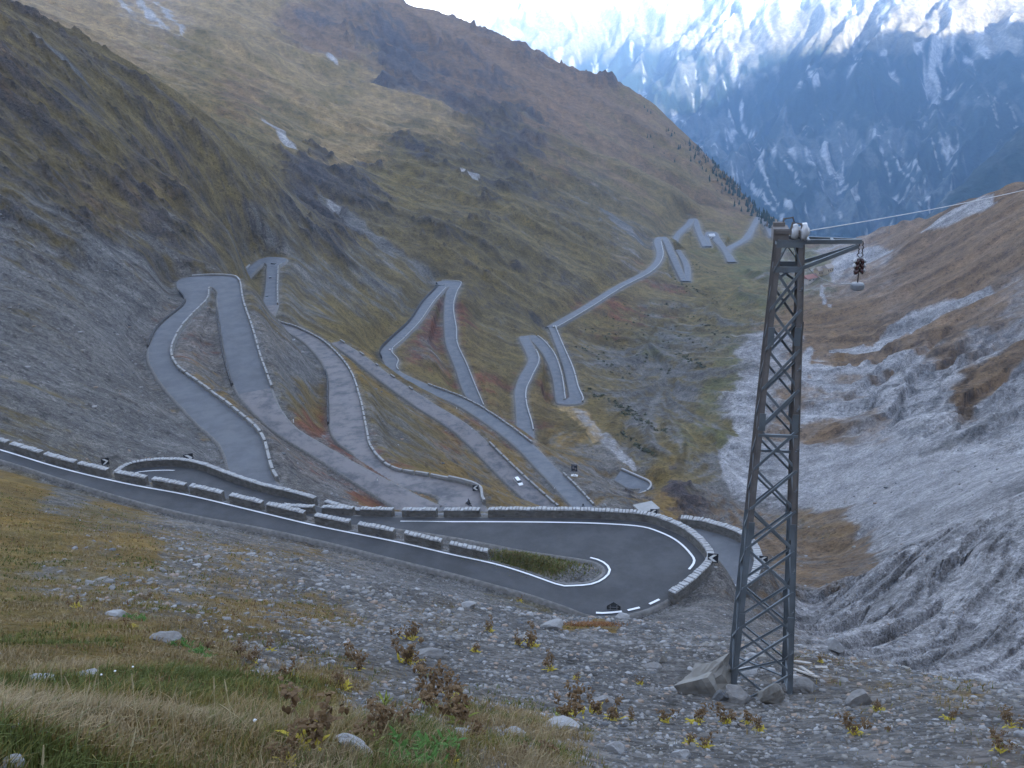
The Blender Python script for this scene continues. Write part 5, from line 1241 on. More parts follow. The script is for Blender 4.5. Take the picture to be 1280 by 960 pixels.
def moto(px, py, heading_px, label, plabel):
    p = Vector(hit(px, py)); q = Vector(hit(*heading_px)); d = q - p; rz = math.atan2(d.y, d.x)
    r = empty('motorcycle', tuple(p), label, 'motorcycle', rz=rz)
    for x in (-.72, .74):
        mb = MB(); n = 14; R0, R1 = .31, .22
        for k in range(n):
            a, b = 2 * math.pi * k / n, 2 * math.pi * (k + 1) / n
            mb.hexa([(x + R1 * math.cos(a), -.06, .31 + R1 * math.sin(a)), (x + R0 * math.cos(a), -.06, .31 + R0 * math.sin(a)), (x + R0 * math.cos(a), .06, .31 + R0 * math.sin(a)), (x + R1 * math.cos(a), .06, .31 + R1 * math.sin(a)),
                     (x + R1 * math.cos(b), -.06, .31 + R1 * math.sin(b)), (x + R0 * math.cos(b), -.06, .31 + R0 * math.sin(b)), (x + R0 * math.cos(b), .06, .31 + R0 * math.sin(b)), (x + R1 * math.cos(b), .06, .31 + R1 * math.sin(b))])
        mb.bar((x, -.08, .31), (x, .08, .31), .05); link('wheel', mb.mesh('wheel', TYRE), r)
    mb = MB(); mb.lathe([(.02, -.42), (.15, -.3), (.19, 0), (.14, .25), (.03, .36)], (.18, 0, .82), 8, Matrix.Rotation(math.radians(82), 3, 'Y')); mb.box((0, 0, .45), (.55, .32, .42)); mb.bar((.74, 0, .31), (.52, 0, 1.0), .08); mb.bar((-.72, 0, .31), (-.1, 0, .5), .07)
    link('frame', mb.mesh('frame', DP, True), r)
    mb = MB(); mb.box((-.38, 0, .86), (.7, .28, .12)); link('saddle', mb.mesh('saddle', TYRE), r)
    mb = MB(); mb.tube([(.42, -.36, 1.02), (.52, -.1, 1.06), (.52, .1, 1.06), (.42, .36, 1.02)], .02); link('handlebar', mb.mesh('handlebar', POST), r)
    mb = MB(); mb.lathe([(.03, 0), (.09, .04), (.10, .1)], (.6, 0, .9), 10, Matrix.Rotation(math.radians(90), 3, 'Y')); link('headlight', mb.mesh('headlight', SIGN_W), r)
    # rider: one skinned body
    J = {'pel': (-.3, 0, .98), 'che': (-.1, 0, 1.36), 'nek': (-.04, 0, 1.52), 'hd': (0, 0, 1.64), 'ht': (.01, 0, 1.76),
         'sl': (-.1, .2, 1.44), 'el': (.12, .3, 1.2), 'hl': (.42, .32, 1.06), 'sr': (-.1, -.2, 1.44), 'er': (.12, -.3, 1.2), 'hr': (.42, -.32, 1.06),
         'kl': (.16, .24, .86), 'al': (-.06, .24, .42), 'fl': (.1, .25, .36), 'kr': (.16, -.24, .86), 'ar': (-.06, -.24, .42), 'fr': (.1, -.25, .36), 'pl': (-.26, .12, .96), 'pr': (-.26, -.12, .96)}
    RAD = dict(pel=.17, che=.19, nek=.08, hd=.13, ht=.10, sl=.085, el=.06, hl=.045, sr=.085, er=.06, hr=.045, kl=.08, al=.055, fl=.05, kr=.08, ar=.055, fr=.05, pl=.11, pr=.11)
    E_ = [('pel', 'che'), ('che', 'nek'), ('nek', 'hd'), ('hd', 'ht'), ('che', 'sl'), ('sl', 'el'), ('el', 'hl'), ('che', 'sr'), ('sr', 'er'), ('er', 'hr'), ('pel', 'pl'), ('pl', 'kl'), ('kl', 'al'), ('al', 'fl'), ('pel', 'pr'), ('pr', 'kr'), ('kr', 'ar'), ('ar', 'fr')]
    ks = list(J); me = bpy.data.meshes.new('person'); me.from_pydata([J[k_] for k_ in ks], [(ks.index(a), ks.index(b)) for a, b in E_], [])
    o = link('person', me, label=plabel, cat='person'); o.location = p; o.rotation_euler = (0, 0, rz)
    o.modifiers.new('skin', 'SKIN')
    for k_, v in zip(ks, me.skin_vertices[0].data): v.radius = (RAD[k_], RAD[k_]); v.use_root = k_ == 'pel'
    s_ = o.modifiers.new('sub', 'SUBSURF'); s_.levels = 1; s_.render_levels = 1
    me.materials.append(mat('riding_leathers', (.035, .035, .04), rough=.6))
    mb = MB(); mb.lathe([(.05, -.12), (.14, -.08), (.155, .03), (.12, .12), (.03, .16)], (.02, 0, 1.68), 12); link('helmet', mb.mesh('helmet', DP, True), o)
moto(729, 635, (738, 645), 'dark motorcycle on the terrace road next to the guard blocks', 'rider in dark leathers on the motorcycle by the terrace guard blocks')
moto(586, 633, (575, 628), 'dark motorcycle in the small grey hairpin in front of the long wall', 'rider in dark clothing on the motorcycle in the small grey hairpin')

# ------------------------------------------------------------------ houses far down the valley
def house(px, py, w, d, h, wallc, roofc, label, rz, flat=False):
    p = Vector(hit(px, py)); r = empty('valley_house', tuple(p), label, 'house', rz=rz)
    mb = MB(); mb.box((0, 0, h / 2 - 1.5), (w, d, h + 3)); link('wall', mb.mesh('wall', mat('plaster', wallc, vary=.1)), r)
    mb = MB(); k = .3 if flat else .45
    mb.add([(-w / 2 - .8, -d / 2 - .8, h), (w / 2 + .8, -d / 2 - .8, h), (w / 2 + .8, d / 2 + .8, h), (-w / 2 - .8, d / 2 + .8, h), (-w / 2 - .8, 0, h + d * k), (w / 2 + .8, 0, h + d * k)],
           [(0, 1, 5, 4), (2, 3, 4, 5), (0, 4, 3), (1, 2, 5), (3, 2, 1, 0)]); link('roof', mb.mesh('roof', mat('roof_sheet', roofc, vary=.15)), r)
    for i in range(3):
        mb = MB(); mb.box((-w / 3 + i * w / 3, -d / 2 - .02, h * .55), (w * .12, .1, h * .25)); link('window', mb.mesh('window', GLASS), r)
house(1012, 351, 17, 11, 4, (.5, .45, .4), (.30, .15, .12), 'low house with a dull red roof far down the valley, just right of the mast', .5, True)
house(1024, 344, 9, 8, 6, (.42, .33, .2), (.3, .25, .2), 'left one of the small ochre huts far down the valley', .4)
house(1034, 341, 10, 8, 6, (.45, .36, .24), (.35, .3, .26), 'right one of the small ochre huts far down the valley', .6)
house(889, 298, 8, 7, 4, (.6, .6, .62), (.5, .5, .52), 'small whitish hut beside the tiny curled hairpin in the distance', .2)
p = Vector(hit(1111, 292)); mb = MB(); mb.tube([(0, 0, -2), (0, 0, 13)], .35, 6, taper=.6); mb.bar((-2.5, 0, 12), (2.5, 0, 12), .3)
o = link('utility_pole', mb.mesh('utility_pole', STEEL), label='tiny utility pole on the saddle right of the mast arm', cat='pole'); o.location = p

# ------------------------------------------------------------------ conifers on the far crest
NEEDLE = mat('spruce_needles', (.03, .045, .03), vary=.4, scale=.8); BARK = mat('bark', (.08, .06, .045)); LARCH = mat('larch_needles', (.13, .09, .04), vary=.3, scale=.8)
def tree_mesh(seed, needles):
    r_ = random.Random(seed); mb = MB(); mb.tube([(0, 0, -1.5), (0, 0, 7)], .28, 5, 1, .2)
    H_ = 9.0; nl = 7
    for k in range(nl):
        z = 1.0 + k * (H_ - 1.6) / nl; R0 = (1 - k / nl) * 2.1 + .35
        nseg = 9; ring = []
        for s_ in range(nseg):
            a = 2 * math.pi * (s_ + r_.random() * .5) / nseg; rr = R0 * r_.uniform(.6, 1.15)
            ring.append((math.cos(a) * rr, math.sin(a) * rr, z - r_.uniform(.1, .5)))
        top = (r_.uniform(-.1, .1), r_.uniform(-.1, .1), z + 2.0)
        V = ring + [top]; mb.add(V, [(i, (i + 1) % nseg, nseg) for i in range(nseg)], 0)
    return mb.mesh('conifer', [needles, BARK])
TM = [tree_mesh(s_, NEEDLE) for s_ in range(4)] + [tree_mesh(9, LARCH)]
tr = random.Random(12); cnt = 0
poly_crest = [(862, 168), (900, 205), (925, 235), (950, 262), (972, 284)]
while cnt < 260:
    u = tr.random() ** .75; x = 800 + 176 * u
    yc = np.interp(x, [700, 800, 862, 900, 925, 950, 975], [85, 130, 165, 206, 236, 262, 287])
    spread = np.interp(x, [780, 860, 900, 940, 975], [45, 40, 28, 18, 8]); y = yc + 1 + abs(tr.gauss(0, .5)) * spread
    if tr.random() < .3 * (x < 850): continue
    if vnoise(np.array(x / 14), np.array(y / 14), 5) < .30 + (.28 if x < 860 else 0): continue
    p = hit(x, y)
    if math.hypot(p[0], p[1]) < 900 or math.hypot(p[0], p[1]) > 2500: continue
    lar = tr.random() < .12
    o = link('conifer', TM[4 if lar else tr.randrange(4)], label='dark conifer in the thin wood that climbs the far crest above the valley', cat='tree', group='conifers on the far crest')
    sc_ = tr.uniform(.6, 1.3) * (1.15 if x > 900 else .8); o.location = tuple(p); o.scale = (sc_, sc_, sc_ * tr.uniform(.9, 1.3)); o.rotation_euler = (0, 0, tr.random() * 6.28); cnt += 1

# dwarf pine mats on the lower slope: nobody could count them
def clumps(name, spots, m, label_kind='stuff'):
    V = []; Fc = []; r_ = random.Random(31)
    for (p, R) in spots:
        n = 16
        for k in range(n):
            c_ = np.array(p) + np.array((r_.gauss(0, R * .5), r_.gauss(0, R * .5), abs(r_.gauss(.12, .2)) * R))
            s_ = R * r_.uniform(.3, .55); a, b = r_.random() * 6.28, r_.uniform(.3, 1.2)
            u_ = np.array((math.cos(a), math.sin(a), r_.uniform(-.3, .3))) * s_; v_ = np.array((-math.sin(a) * math.cos(b), math.cos(a) * math.cos(b), math.sin(b))) * s_
            i = len(V); V += [c_ - u_ - v_, c_ + u_ - v_ * .6, c_ + u_ * .7 + v_, c_ - u_ * .8 + v_ * .9]; Fc.append((i, i + 1, i + 2, i + 3))
    return link(name, mesh_np(name, V, Fc, m), kind='stuff')
spots = []; r_ = random.Random(40)
lines_ = [((760, 395), (870, 452), 10), ((790, 385), (900, 440), 9), ((740, 410), (850, 470), 9), ((830, 378), (915, 425), 8), ((720, 430), (800, 478), 8), ((840, 350), (930, 395), 7), ((890, 230), (950, 275), 8), ((860, 330), (900, 350), 6), ((760, 500), (800, 520), 5), ((780, 515), (830, 540), 4), ((850, 445), (880, 460), 5), ((700, 480), (760, 500), 5), ((770, 540), (820, 570), 4)]
for (a, b, wd) in lines_:
    for _ in range(34):
        t = r_.random(); x = a[0] + (b[0] - a[0]) * t + r_.gauss(0, wd * .8); y = a[1] + (b[1] - a[1]) * t + r_.gauss(0, wd * .35)
        p = hit(x, y); D = math.hypot(p[0], p[1])
        i, j = np.searchsorted(az_f, math.atan2(p[0], p[1])), np.searchsorted(ln_f, math.log(D))
        if bd[min(i, NA - 1), min(j, NL - 1)] < 4: continue
        spots.append((p, r_.uniform(.4, 1.3)))
clumps('dwarf_pine_cover', spots, mat('dwarf_pine', (.08, .082, .045), vary=.4, scale=.5))

# ------------------------------------------------------------------ stones
STONE = mat('grey_stone', (.185, .175, .168), bump=.5, scale=3, vary=.5); STONE_P = mat('pale_stone', (.275, .268, .265), bump=.5, scale=3, vary=.25); STONE_B = mat('beige_stone', (.21, .195, .175), bump=.6, scale=4, vary=.3); STONE_R = mat('reddish_stone', (.24, .18, .14), bump=.5, scale=4, vary=.3); STONE_D = mat('dark_stone', (.10, .10, .103), bump=.5, scale=4, vary=.3)
SM = [STONE, STONE_P, STONE_B, STONE_R, STONE_D]
def rock_mesh(seed, subdiv=2, rough_=.25, flat_=.6, name='stone', m=None):
    bm = bmesh.new(); bmesh.ops.create_icosphere(bm, subdivisions=subdiv, radius=1.0); r_ = random.Random(seed)
    planes = [(Vector((r_.gauss(0, 1), r_.gauss(0, 1), r_.gauss(0, 1))).normalized(), r_.uniform(.55, .85)) for _ in range(11)]
    for v in bm.verts:
        for n_, d_ in planes:
            e = v.co.dot(n_) - d_
            if e > 0: v.co -= n_ * e
        v.co += v.co.normalized() * r_.gauss(0, .025 * rough_ * 4)
        v.co.z *= flat_
    me = bpy.data.meshes.new(name); bm.to_mesh(me); bm.free()
    if m: me.materials.append(m)
    return me
def boulder(px, py, wpx, hpx, m, label, seed, rz=0.0, tilt=0.0, depth=.8, subdiv=3):
    p = Vector(hit(px, py + hpx * .4)); D = p.length; w = wpx / 1108.5 * D / 2; h = hpx / 1108.5 * D / 2
    o = link('boulder', rock_mesh(seed, subdiv, .25, 1.0, 'boulder', m), label=label, cat='boulder')
    o.scale = (w * 1.15, w * depth, h * 1.25); o.location = p + Vector((0, 0, h * .6)); o.rotation_euler = (tilt * .3, tilt, rz - math.atan2(p.x, p.y)); return o
Dk = math.hypot(*hit(880, 868)[:2])
cor = [at_dist(844, 866, Dk), at_dist(904, 878, Dk - .1), at_dist(912, 850, Dk + 1.3), at_dist(862, 850, Dk + 1.1), at_dist(843, 857, Dk), at_dist(884, 847, Dk - .05), at_dist(908, 820, Dk + 1.1), at_dist(880, 830, Dk + 1.0)]
cc_ = sum(cor) / 8; bm = bmesh.new(); vs_ = [bm.verts.new(tuple(q - cc_)) for q in cor]
for f_ in ((3, 2, 1, 0), (4, 5, 6, 7), (0, 1, 5, 4), (1, 2, 6, 5), (2, 3, 7, 6), (3, 0, 4, 7)): bm.faces.new([vs_[q] for q in f_])
bmesh.ops.subdivide_edges(bm, edges=bm.edges[:], cuts=5, use_grid_fill=True)
for v in bm.verts:
    q = v.co; k_ = float(fbm(np.array(q.x * 3.1 + q.z), np.array(q.y * 3.1 - q.z * 2), 3, 808)) - .5; v.co += v.co.normalized() * k_ * .55
me = bpy.data.meshes.new('boulder'); bm.to_mesh(me); bm.free(); me.materials.append(STONE_B)
o = link('boulder', me, label='big wedge of beige rock rising toward the left foot of the mast', cat='boulder'); o.location = tuple(cc_)
boulder(961, 866, 27, 32, STONE_B, 'upright rounded boulder between the mast feet', 4, 0, .1, .8)
boulder(922, 868, 36, 22, STONE, 'flat grey stone in front of the left mast foot', 5, .2, .2)
boulder(900, 870, 20, 14, STONE_D, 'small dark stone left of the front mast foot', 6, .4, -.3)
boulder(1003, 856, 36, 19, STONE, 'long grey stone just right of the mast', 7, -.4, .35)
boulder(985, 860, 16, 13, STONE, 'small grey stone touching the right mast foot', 8)
boulder(1072, 872, 30, 20, STONE, 'angular grey boulder alone on the rubble right of the mast', 9, .3)
boulder(936, 838, 26, 12, STONE_P, 'flat pale stone seen between the mast legs', 10, .3)
boulder(940, 819, 16, 7, STONE_P, 'small pale flat stone uphill behind the mast', 11)
boulder(1042, 806, 20, 18, STONE_P, 'pale boulder at the foot of the big rock slab', 12, .3, depth=.8)
boulder(443, 932, 46, 22, STONE_P, 'long pale stone lying at the edge of the grass near the bottom', 14, -.5, .45, .5)
boulder(208, 797, 32, 11, STONE, 'flat grey stone in the dry grass at left', 15, -.2, .15)
boulder(690, 781, 27, 13, STONE_P, 'pale stone at the left end of the rusty grass strip', 16, .2, -.2)
boulder(779, 770, 18, 8, STONE_P, 'pale low rock beside the back of the road sign', 17)
boulder(52, 848, 24, 9, STONE_P, 'whitish flat stone deep in the grass at far left', 18, -.3, .2)
boulder(108, 842, 22, 9, STONE_P, 'pale flat stone in the grass, right of the whitish one', 19)
boulder(145, 766, 22, 8, STONE_P, 'small pale flat stone high in the dry grass at left', 20)
boulder(12, 955, 26, 20, STONE_P, 'pale stone in the bottom left corner', 21)
boulder(12, 908, 16, 9, STONE_P, 'small whitish stone above the bottom left corner', 22)
boulder(538, 816, 36, 10, STONE, 'long low rock outcrop in the middle of the scree', 23, .0, .0)
boulder(585, 756, 20, 7, STONE_P, 'pale flat stone on the scree below the near road', 24)
boulder(700, 905, 40, 12, STONE_P, 'broad flat pale stone right of the dead plants', 25)
boulder(755, 878, 30, 22, STONE, 'grey flat slab pushing out of the rubble in the middle', 26, .6, .4)
boulder(852, 942, 20, 12, STONE_P, 'white stone near the bottom, right of the middle', 27)
boulder(768, 934, 24, 14, STONE_P, 'pale rounded stone near the bottom middle', 28)
boulder(828, 824, 9, 11, STONE_B, 'small upright tan stone on the rubble left of the beige slab', 29)
boulder(815, 832, 20, 10, STONE, 'flat grey stone beside the small upright tan one', 30)
boulder(643, 915, 24, 8, STONE_P, 'narrow pale stone among dry stalks', 31)
boulder(575, 916, 28, 10, STONE_P, 'pale flat stone behind the green leaves', 32)
boulder(407, 690, 9, 4, STONE_P, 'small white stone on the bank below the near road', 33)
boulder(755, 632, 6, 6, STONE_P, 'pale rock at the end of the terrace guard blocks', 34)
boulder(1220, 860 + 4, 14, 7, STONE, 'grey stone at the edge of the rubble near the right side', 35)
boulder(1275, 918, 14, 8, STONE_P, 'white stone at the lower right edge of the picture', 36)
# rough planks beside the mast
WOOD = mat('grey_wood', (.33, .30, .27), vary=.3, scale=6)
for i, (a, b, lb) in enumerate([((993, 829), (1013, 833), 'short grey plank lying behind the others right of the mast'), ((991, 839), (1022, 851), 'longest weathered plank right of the mast'), ((1000, 836), (1016, 848), 'thin grey plank crossing the longest one'), ((1019, 837), (1034, 838), 'short pale plank end beside a rusty tuft')]):
    p, q = Vector(hit(*a)), Vector(hit(*b)); mb = MB(); mb.bar(Vector((0, 0, .08)), q - p + Vector((0, 0, .10)), .10, .03)
    o = link('plank', mb.mesh('plank', WOOD), label=lb, cat='plank'); o.location = p
# rubble: many stones joined, thick near the photographer, only where the cover is scree
protos = []
for s_ in range(14):
    me = rock_mesh(900 + s_, 1, .3, .5)
    V_ = np.array([v.co[:] for v in me.vertices], np.float32); F_ = np.array([p_.vertices[:] for p_ in me.polygons], np.int32); protos.append((V_, F_)); bpy.data.meshes.remove(me)
rg = np.random.default_rng(5)
def cover_at(x, y, k):
    a, D = np.arctan2(x, y), np.hypot(x, y)
    fi = np.interp(a, az_f, np.arange(NA)).astype(int); fj = np.interp(np.log(D), ln_f, np.arange(NL)).astype(int)
    return wt[fi, fj, k] if k is not None else None
def sample_ground(n, d0, d1, az0=-38, az1=38, power=1.0):
    l = np.log(d0) + (np.log(d1) - np.log(d0)) * rg.random(n) ** power; a = np.radians(rg.uniform(az0, az1, n)); D = np.exp(l)
    return D * np.sin(a), D * np.cos(a), D
def rubble(n, d0, d1, smin, smax, name, az=(-38, 38), thr=.5, power=1.0, pick=('scree', 'pale')):
    x, y, D = sample_ground(n, d0, d1, az[0], az[1], power)
    cv = sum(cover_at(x, y, KIND.index(k_)) for k_ in pick)
    fi = np.interp(np.arctan2(x, y), az_f, np.arange(NA)).astype(int); fj = np.interp(np.log(D), ln_f, np.arange(NL)).astype(int)
    ok = (cv > rg.random(n) * .7 + .08) & (bd[fi, fj] > .35) & (vnoise(x * .5, y * .5, 91) + .3 * vnoise(x * .12, y * .12, 92) > thr * rg.random(n) * 1.6)
    x, y, D = x[ok], y[ok], D[ok]; z = ground_many(x, y); Vs, Fs, Mi = [], [], []; off = 0
    size = smin * (smax / smin) ** (rg.random(len(x)) ** 2.2) * D
    kinds = rg.choice([0, 0, 0, 0, 1, 2, 3, 4, 4], len(x))
    for i in range(len(x)):
        V_, F_ = protos[rg.integers(14)]; s_ = size[i] * np.array((rg.uniform(.8, 1.5), rg.uniform(.6, 1.1), rg.uniform(.35, .8)))
        a = rg.random() * 6.28; c_, s2 = math.cos(a), math.sin(a); W = V_ * s_
        W = np.stack([W[:, 0] * c_ - W[:, 1] * s2, W[:, 0] * s2 + W[:, 1] * c_, W[:, 2] + .25 * W[:, 0] * rg.uniform(-1, 1)], -1) + np.array((x[i], y[i], z[i] + s_[2] * .12))
        Vs.append(W); Fs.append(F_ + off); off += len(V_); Mi.append(np.full(len(F_), kinds[i]))
    me = mesh_np(name, np.concatenate(Vs), np.concatenate(Fs), None, False, SM, np.concatenate(Mi)); return link(name, me, kind='stuff')
rubble(36000, 3.5, 48, .0010, .0068, 'rubble_stones', az=(-32, 38), power=.8)
rubble(6000, 40, 78, .0009, .003, 'roadside_rubble', az=(-36, 30))
rubble(2500, 100, 330, .0009, .0045, 'slope_rubble', az=(-36, 0), pick=('scree', 'rock'))
rubble(1500, 70, 340, .0009, .004, 'valley_rubble', az=(8, 38), pick=('scree', 'pale'))

# ------------------------------------------------------------------ grass and herbs
def grass_mat(name, c1, c2, c3):
    m = bpy.data.materials.new(name); m.use_nodes = True; nt = m.node_tree; b = nt.nodes['Principled BSDF']; b.inputs['Roughness'].default_value = .8; b.inputs['Specular IOR Level'].default_value = .2
    v = nt.nodes.new('ShaderNodeVertexColor'); v.layer_name = 'cover'; nt.links.new(v.outputs[0], b.inputs['Base Color']); return m
GRASS = grass_mat('dry_grass', 0, 0, 0)
PAL = np.array([(.28, .20, .10), (.21, .15, .05), (.17, .15, .04), (.10, .115, .03), (.30, .23, .13), (.16, .085, .04), (.21, .15, .04)])
def blades(x, y, D, hgt, wid, pal, lean=.5, name='grass'):
    n = len(x); z = ground_many(x, y) - .01
    a = rg.random(n) * 2 * np.pi; la = rg.normal(.6, 1.0, n); ll = np.abs(rg.normal(0, lean, n)) + .25
    ux, uy = np.cos(a) * wid, np.sin(a) * wid; dx, dy = np.cos(la) * ll * hgt, np.sin(la) * ll * hgt
    zz = np.zeros(n)
    P = [np.stack([x - ux, y - uy, z], -1), np.stack([x + ux, y + uy, z], -1),
         np.stack([x + dx * .35 + ux * .7, y + dy * .35 + uy * .7, z + hgt * .6], -1), np.stack([x + dx * .35 - ux * .7, y + dy * .35 - uy * .7, z + hgt * .6], -1),
         np.stack([x + dx + ux * .15, y + dy + uy * .15, z + hgt * (1 - .3 * ll)], -1), np.stack([x + dx - ux * .15, y + dy - uy * .15, z + hgt * (1 - .3 * ll)], -1)]
    V = np.stack(P, 1).reshape(-1, 3); i = np.arange(n) * 6
    Fq = np.concatenate([np.stack([i, i + 1, i + 2, i + 3], -1), np.stack([i + 3, i + 2, i + 4, i + 5], -1)])
    C = np.repeat(pal * rg.uniform(.75, 1.25, (n, 1)), 6, 0)
    me = mesh_np(name, V, Fq, GRASS); add_color(me, C); return link(name, me, kind='stuff')
def grass_patch(n, d0, d1, az, name, hs=(.10, .26), ws=.0022, power=1.0):
    x, y, D = sample_ground(n, d0, d1, az[0], az[1], power)
    g_ = sum(cover_at(x, y, KIND.index(k_)) for k_ in ('olive', 'green', 'ochre', 'meadow', 'brown', 'rust'))
    fi = np.interp(np.arctan2(x, y), az_f, np.arange(NA)).astype(int); fj = np.interp(np.log(D), ln_f, np.arange(NL)).astype(int)
    tuft = .35 + .65 * vnoise(x * 1.6, y * 1.6, 71)
    ok = (g_ * tuft > rg.random(n) * .55) & (bd[fi, fj] > 1.0); x, y, D, fi, fj = x[ok], y[ok], D[ok], fi[ok], fj[ok]
    gr = wt[fi, fj, KIND.index('green')]; oc = wt[fi, fj, KIND.index('ochre')] + wt[fi, fj, KIND.index('rust')]
    t = .5 + 1.5 * (vnoise(x * .9, y * .9, 73) - .5) + .7 * (vnoise(x * 3.1, y * 3.1, 76) - .5) + rg.normal(0, .14, len(x))
    idx = np.where(t < .3, 3, np.where(t < .48, 2, np.where(t < .62, 1, np.where(t < .85, 0, 4))))
    idx = np.where((rg.random(len(x)) < oc * .5), rg.choice([5, 6, 0], len(x)), idx); idx = np.where(rg.random(len(x)) < gr * .6, 3, idx)
    h = rg.uniform(hs[0], hs[1], len(x)) * (.35 + 1.1 * vnoise(x * 1.7, y * 1.7, 74))
    return blades(x, y, D, h, np.maximum(.0025, D * .00055) * rg.uniform(.7, 1.4, len(x)), PAL[idx], .45, name)
grass_patch(95000, 1.9, 9, (-38, 12), 'meadow_grass', (.05, .14))
grass_patch(60000, 8, 34, (-38, 10), 'slope_grass', (.035, .10))
grass_patch(26000, 30, 85, (-38, 6), 'far_slope_grass', (.05, .13))
grass_patch(30000, 4, 45, (-2, 38), 'sparse_grass', (.04, .12))
# grassy tussocks on the island and the rusty strip at the edge of the mound
def patch_px(n, cx, cy, rx, ry, h, cols, name, wid=None):
    P = [hit(cx + rg.normal() * rx, cy + rg.normal() * ry) for _ in range(n)]; P = np.array(P); D = np.hypot(P[:, 0], P[:, 1])
    Cc = np.array(cols)[rg.integers(0, len(cols), n)]
    return blades(P[:, 0], P[:, 1], D, rg.uniform(h * .5, h * 1.3, n), D * .0007, Cc, .5, name)
patch_px(900, 740, 781, 16, 1.3, .14, [(.24, .11, .045), (.20, .10, .05), (.28, .15, .07)], 'rusty_grass')
patch_px(3200, 662, 704, 36, 8, .32, [(.10, .12, .035), (.13, .12, .04), (.17, .14, .06)], 'island_grass')
# pale seed stalks in the front
nst = 120; x, y, D = sample_ground(nst, 1.9, 5.5, -37, 6); g_ = 1
z = ground_many(x, y); mb = MB()
STALK = mat('seed_stalk', (.33, .27, .15), vary=.2)
for i in range(nst):
    h = rnd.uniform(.12, .26); a = rnd.gauss(.6, .9); l = rnd.uniform(.05, .45); q = Vector((x[i], y[i], z[i]))
    pts_ = [q + Vector((math.cos(a) * l * h * t * t, math.sin(a) * l * h * t * t, h * t)) for t in (0, .4, .75, 1)]
    mb.tube(pts_, .0016, 3); e = pts_[-1]; d = (pts_[-1] - pts_[-2]).normalized(); mb.tube([e, e + d * .02, e + d * .045, e + d * .06], .0045, 4, 0, .4)
link('seed_stalks', mb.mesh('seed_stalks', STALK), kind='stuff')

# herbs: dead brown docks with yellow leaves, each one a plant of its own
DEAD = mat('dead_dock', (.125, .075, .035), vary=.4, scale=9); YEL = mat('yellow_leaf', (.42, .33, .04), vary=.3, scale=9); GRN = mat('green_leaf', (.06, .13, .025), vary=.35, scale=9); STEM = mat('dry_stem', (.24, .16, .09), vary=.2); YGR = mat('yellow_green_leaf', (.20, .22, .04), vary=.3, scale=9)
def leaf(mb, p, d, L, W_, curl, mi):
    d = d.normalized(); s_ = d.cross(Vector((0, 0, 1)))
    if s_.length < .05: s_ = Vector((1, 0, 0))
    s_.normalize(); n = s_.cross(d)
    A_ = [p, p + d * L * .35 + s_ * W_ + n * curl * .2, p + d * L * .35 - s_ * W_ + n * curl * .2, p + d * L * .75 + s_ * W_ * .8 - n * curl * .2, p + d * L * .75 - s_ * W_ * .8 - n * curl * .2, p + d * L - n * curl]
    mb.add(A_, [(0, 1, 2), (1, 3, 4, 2), (3, 5, 4)], mi)
def herb(kind, seed, sz):
    r_ = random.Random(seed); parts = []
    if kind in ('dead', 'mixed', 'yellow'):
        mb = MB(); hd = MB(); lv = MB()
        ns = {'dead': 4, 'mixed': 3, 'yellow': 2}[kind]
        for k in range(ns):
            a = r_.random() * 6.28; l = r_.uniform(.15, .6); h = sz * r_.uniform(.55, 1.1)
            P_ = [Vector((math.cos(a) * l * h * t, math.sin(a) * l * h * t, h * t * (1 - .15 * t))) for t in (-.05, .35, .7, 1)]
            mb.tube(P_, .012 * sz + .002, 4, 0, .6)
            for q in range(9):
                t = r_.uniform(.45, 1.05); c_ = P_[0].lerp(P_[-1], t) + Vector((r_.gauss(0, .09), r_.gauss(0, .09), r_.gauss(0, .07))) * sz
                for _ in range(5):
                    leaf(hd, c_ + Vector((r_.gauss(0, .03), r_.gauss(0, .03), r_.gauss(0, .03))) * sz, Vector((r_.gauss(0, 1), r_.gauss(0, 1), r_.gauss(-.2, .9))), sz * r_.uniform(.07, .16), sz * .035, sz * .05, 0)
        parts.append(('stem', mb.mesh('stem', STEM)));
        if kind != 'yellow' or True: parts.append(('seed_head', hd.mesh('seed_head', DEAD)))
        nl_ = {'dead': 8, 'mixed': 22, 'yellow': 40}[kind]
        for q in range(nl_):
            a = r_.random() * 6.28; leaf(lv, Vector((r_.gauss(0, .1), r_.gauss(0, .1), .02)) * sz, Vector((math.cos(a), math.sin(a), r_.uniform(.15, 1.2))), sz * r_.uniform(.2, .42), sz * .035, sz * .08, 0)
        parts.append(('leaves', lv.mesh('leaves', YEL if kind != 'dead' or r_.random() < .5 else YGR)))
    elif kind == 'green':
        lv = MB()
        for q in range(46):
            a = r_.random() * 6.28; leaf(lv, Vector((r_.gauss(0, .3), r_.gauss(0, .3), .0)) * sz, Vector((math.cos(a), math.sin(a), r_.uniform(.3, 1.5))), sz * r_.uniform(.3, .6), sz * .055, sz * .1, 0)
        parts.append(('leaves', lv.mesh('leaves', GRN)))
    elif kind == 'rosette':
        mb = MB(); mb.tube([(0, 0, -.03), (.01, 0, sz * .5), (0, .01, sz)], .012, 5); lv = MB(); parts.append(('stem', mb.mesh('stem', STEM)))
        for q in range(16):
            a = q / 16 * 6.28 * 2.4; leaf(lv, Vector((0, 0, sz * r_.uniform(.75, 1.0))), Vector((math.cos(a), math.sin(a), r_.uniform(.3, 1.2))), sz * .34, sz * .03, -sz * .08, 0)
        parts.append(('leaves', lv.mesh('leaves', YGR)))
    return parts
PROTO = {k_: [herb(k_, s_ * 17 + 3, 1.0) for s_ in range(3)] for k_ in ('dead', 'mixed', 'yellow', 'green', 'rosette')}
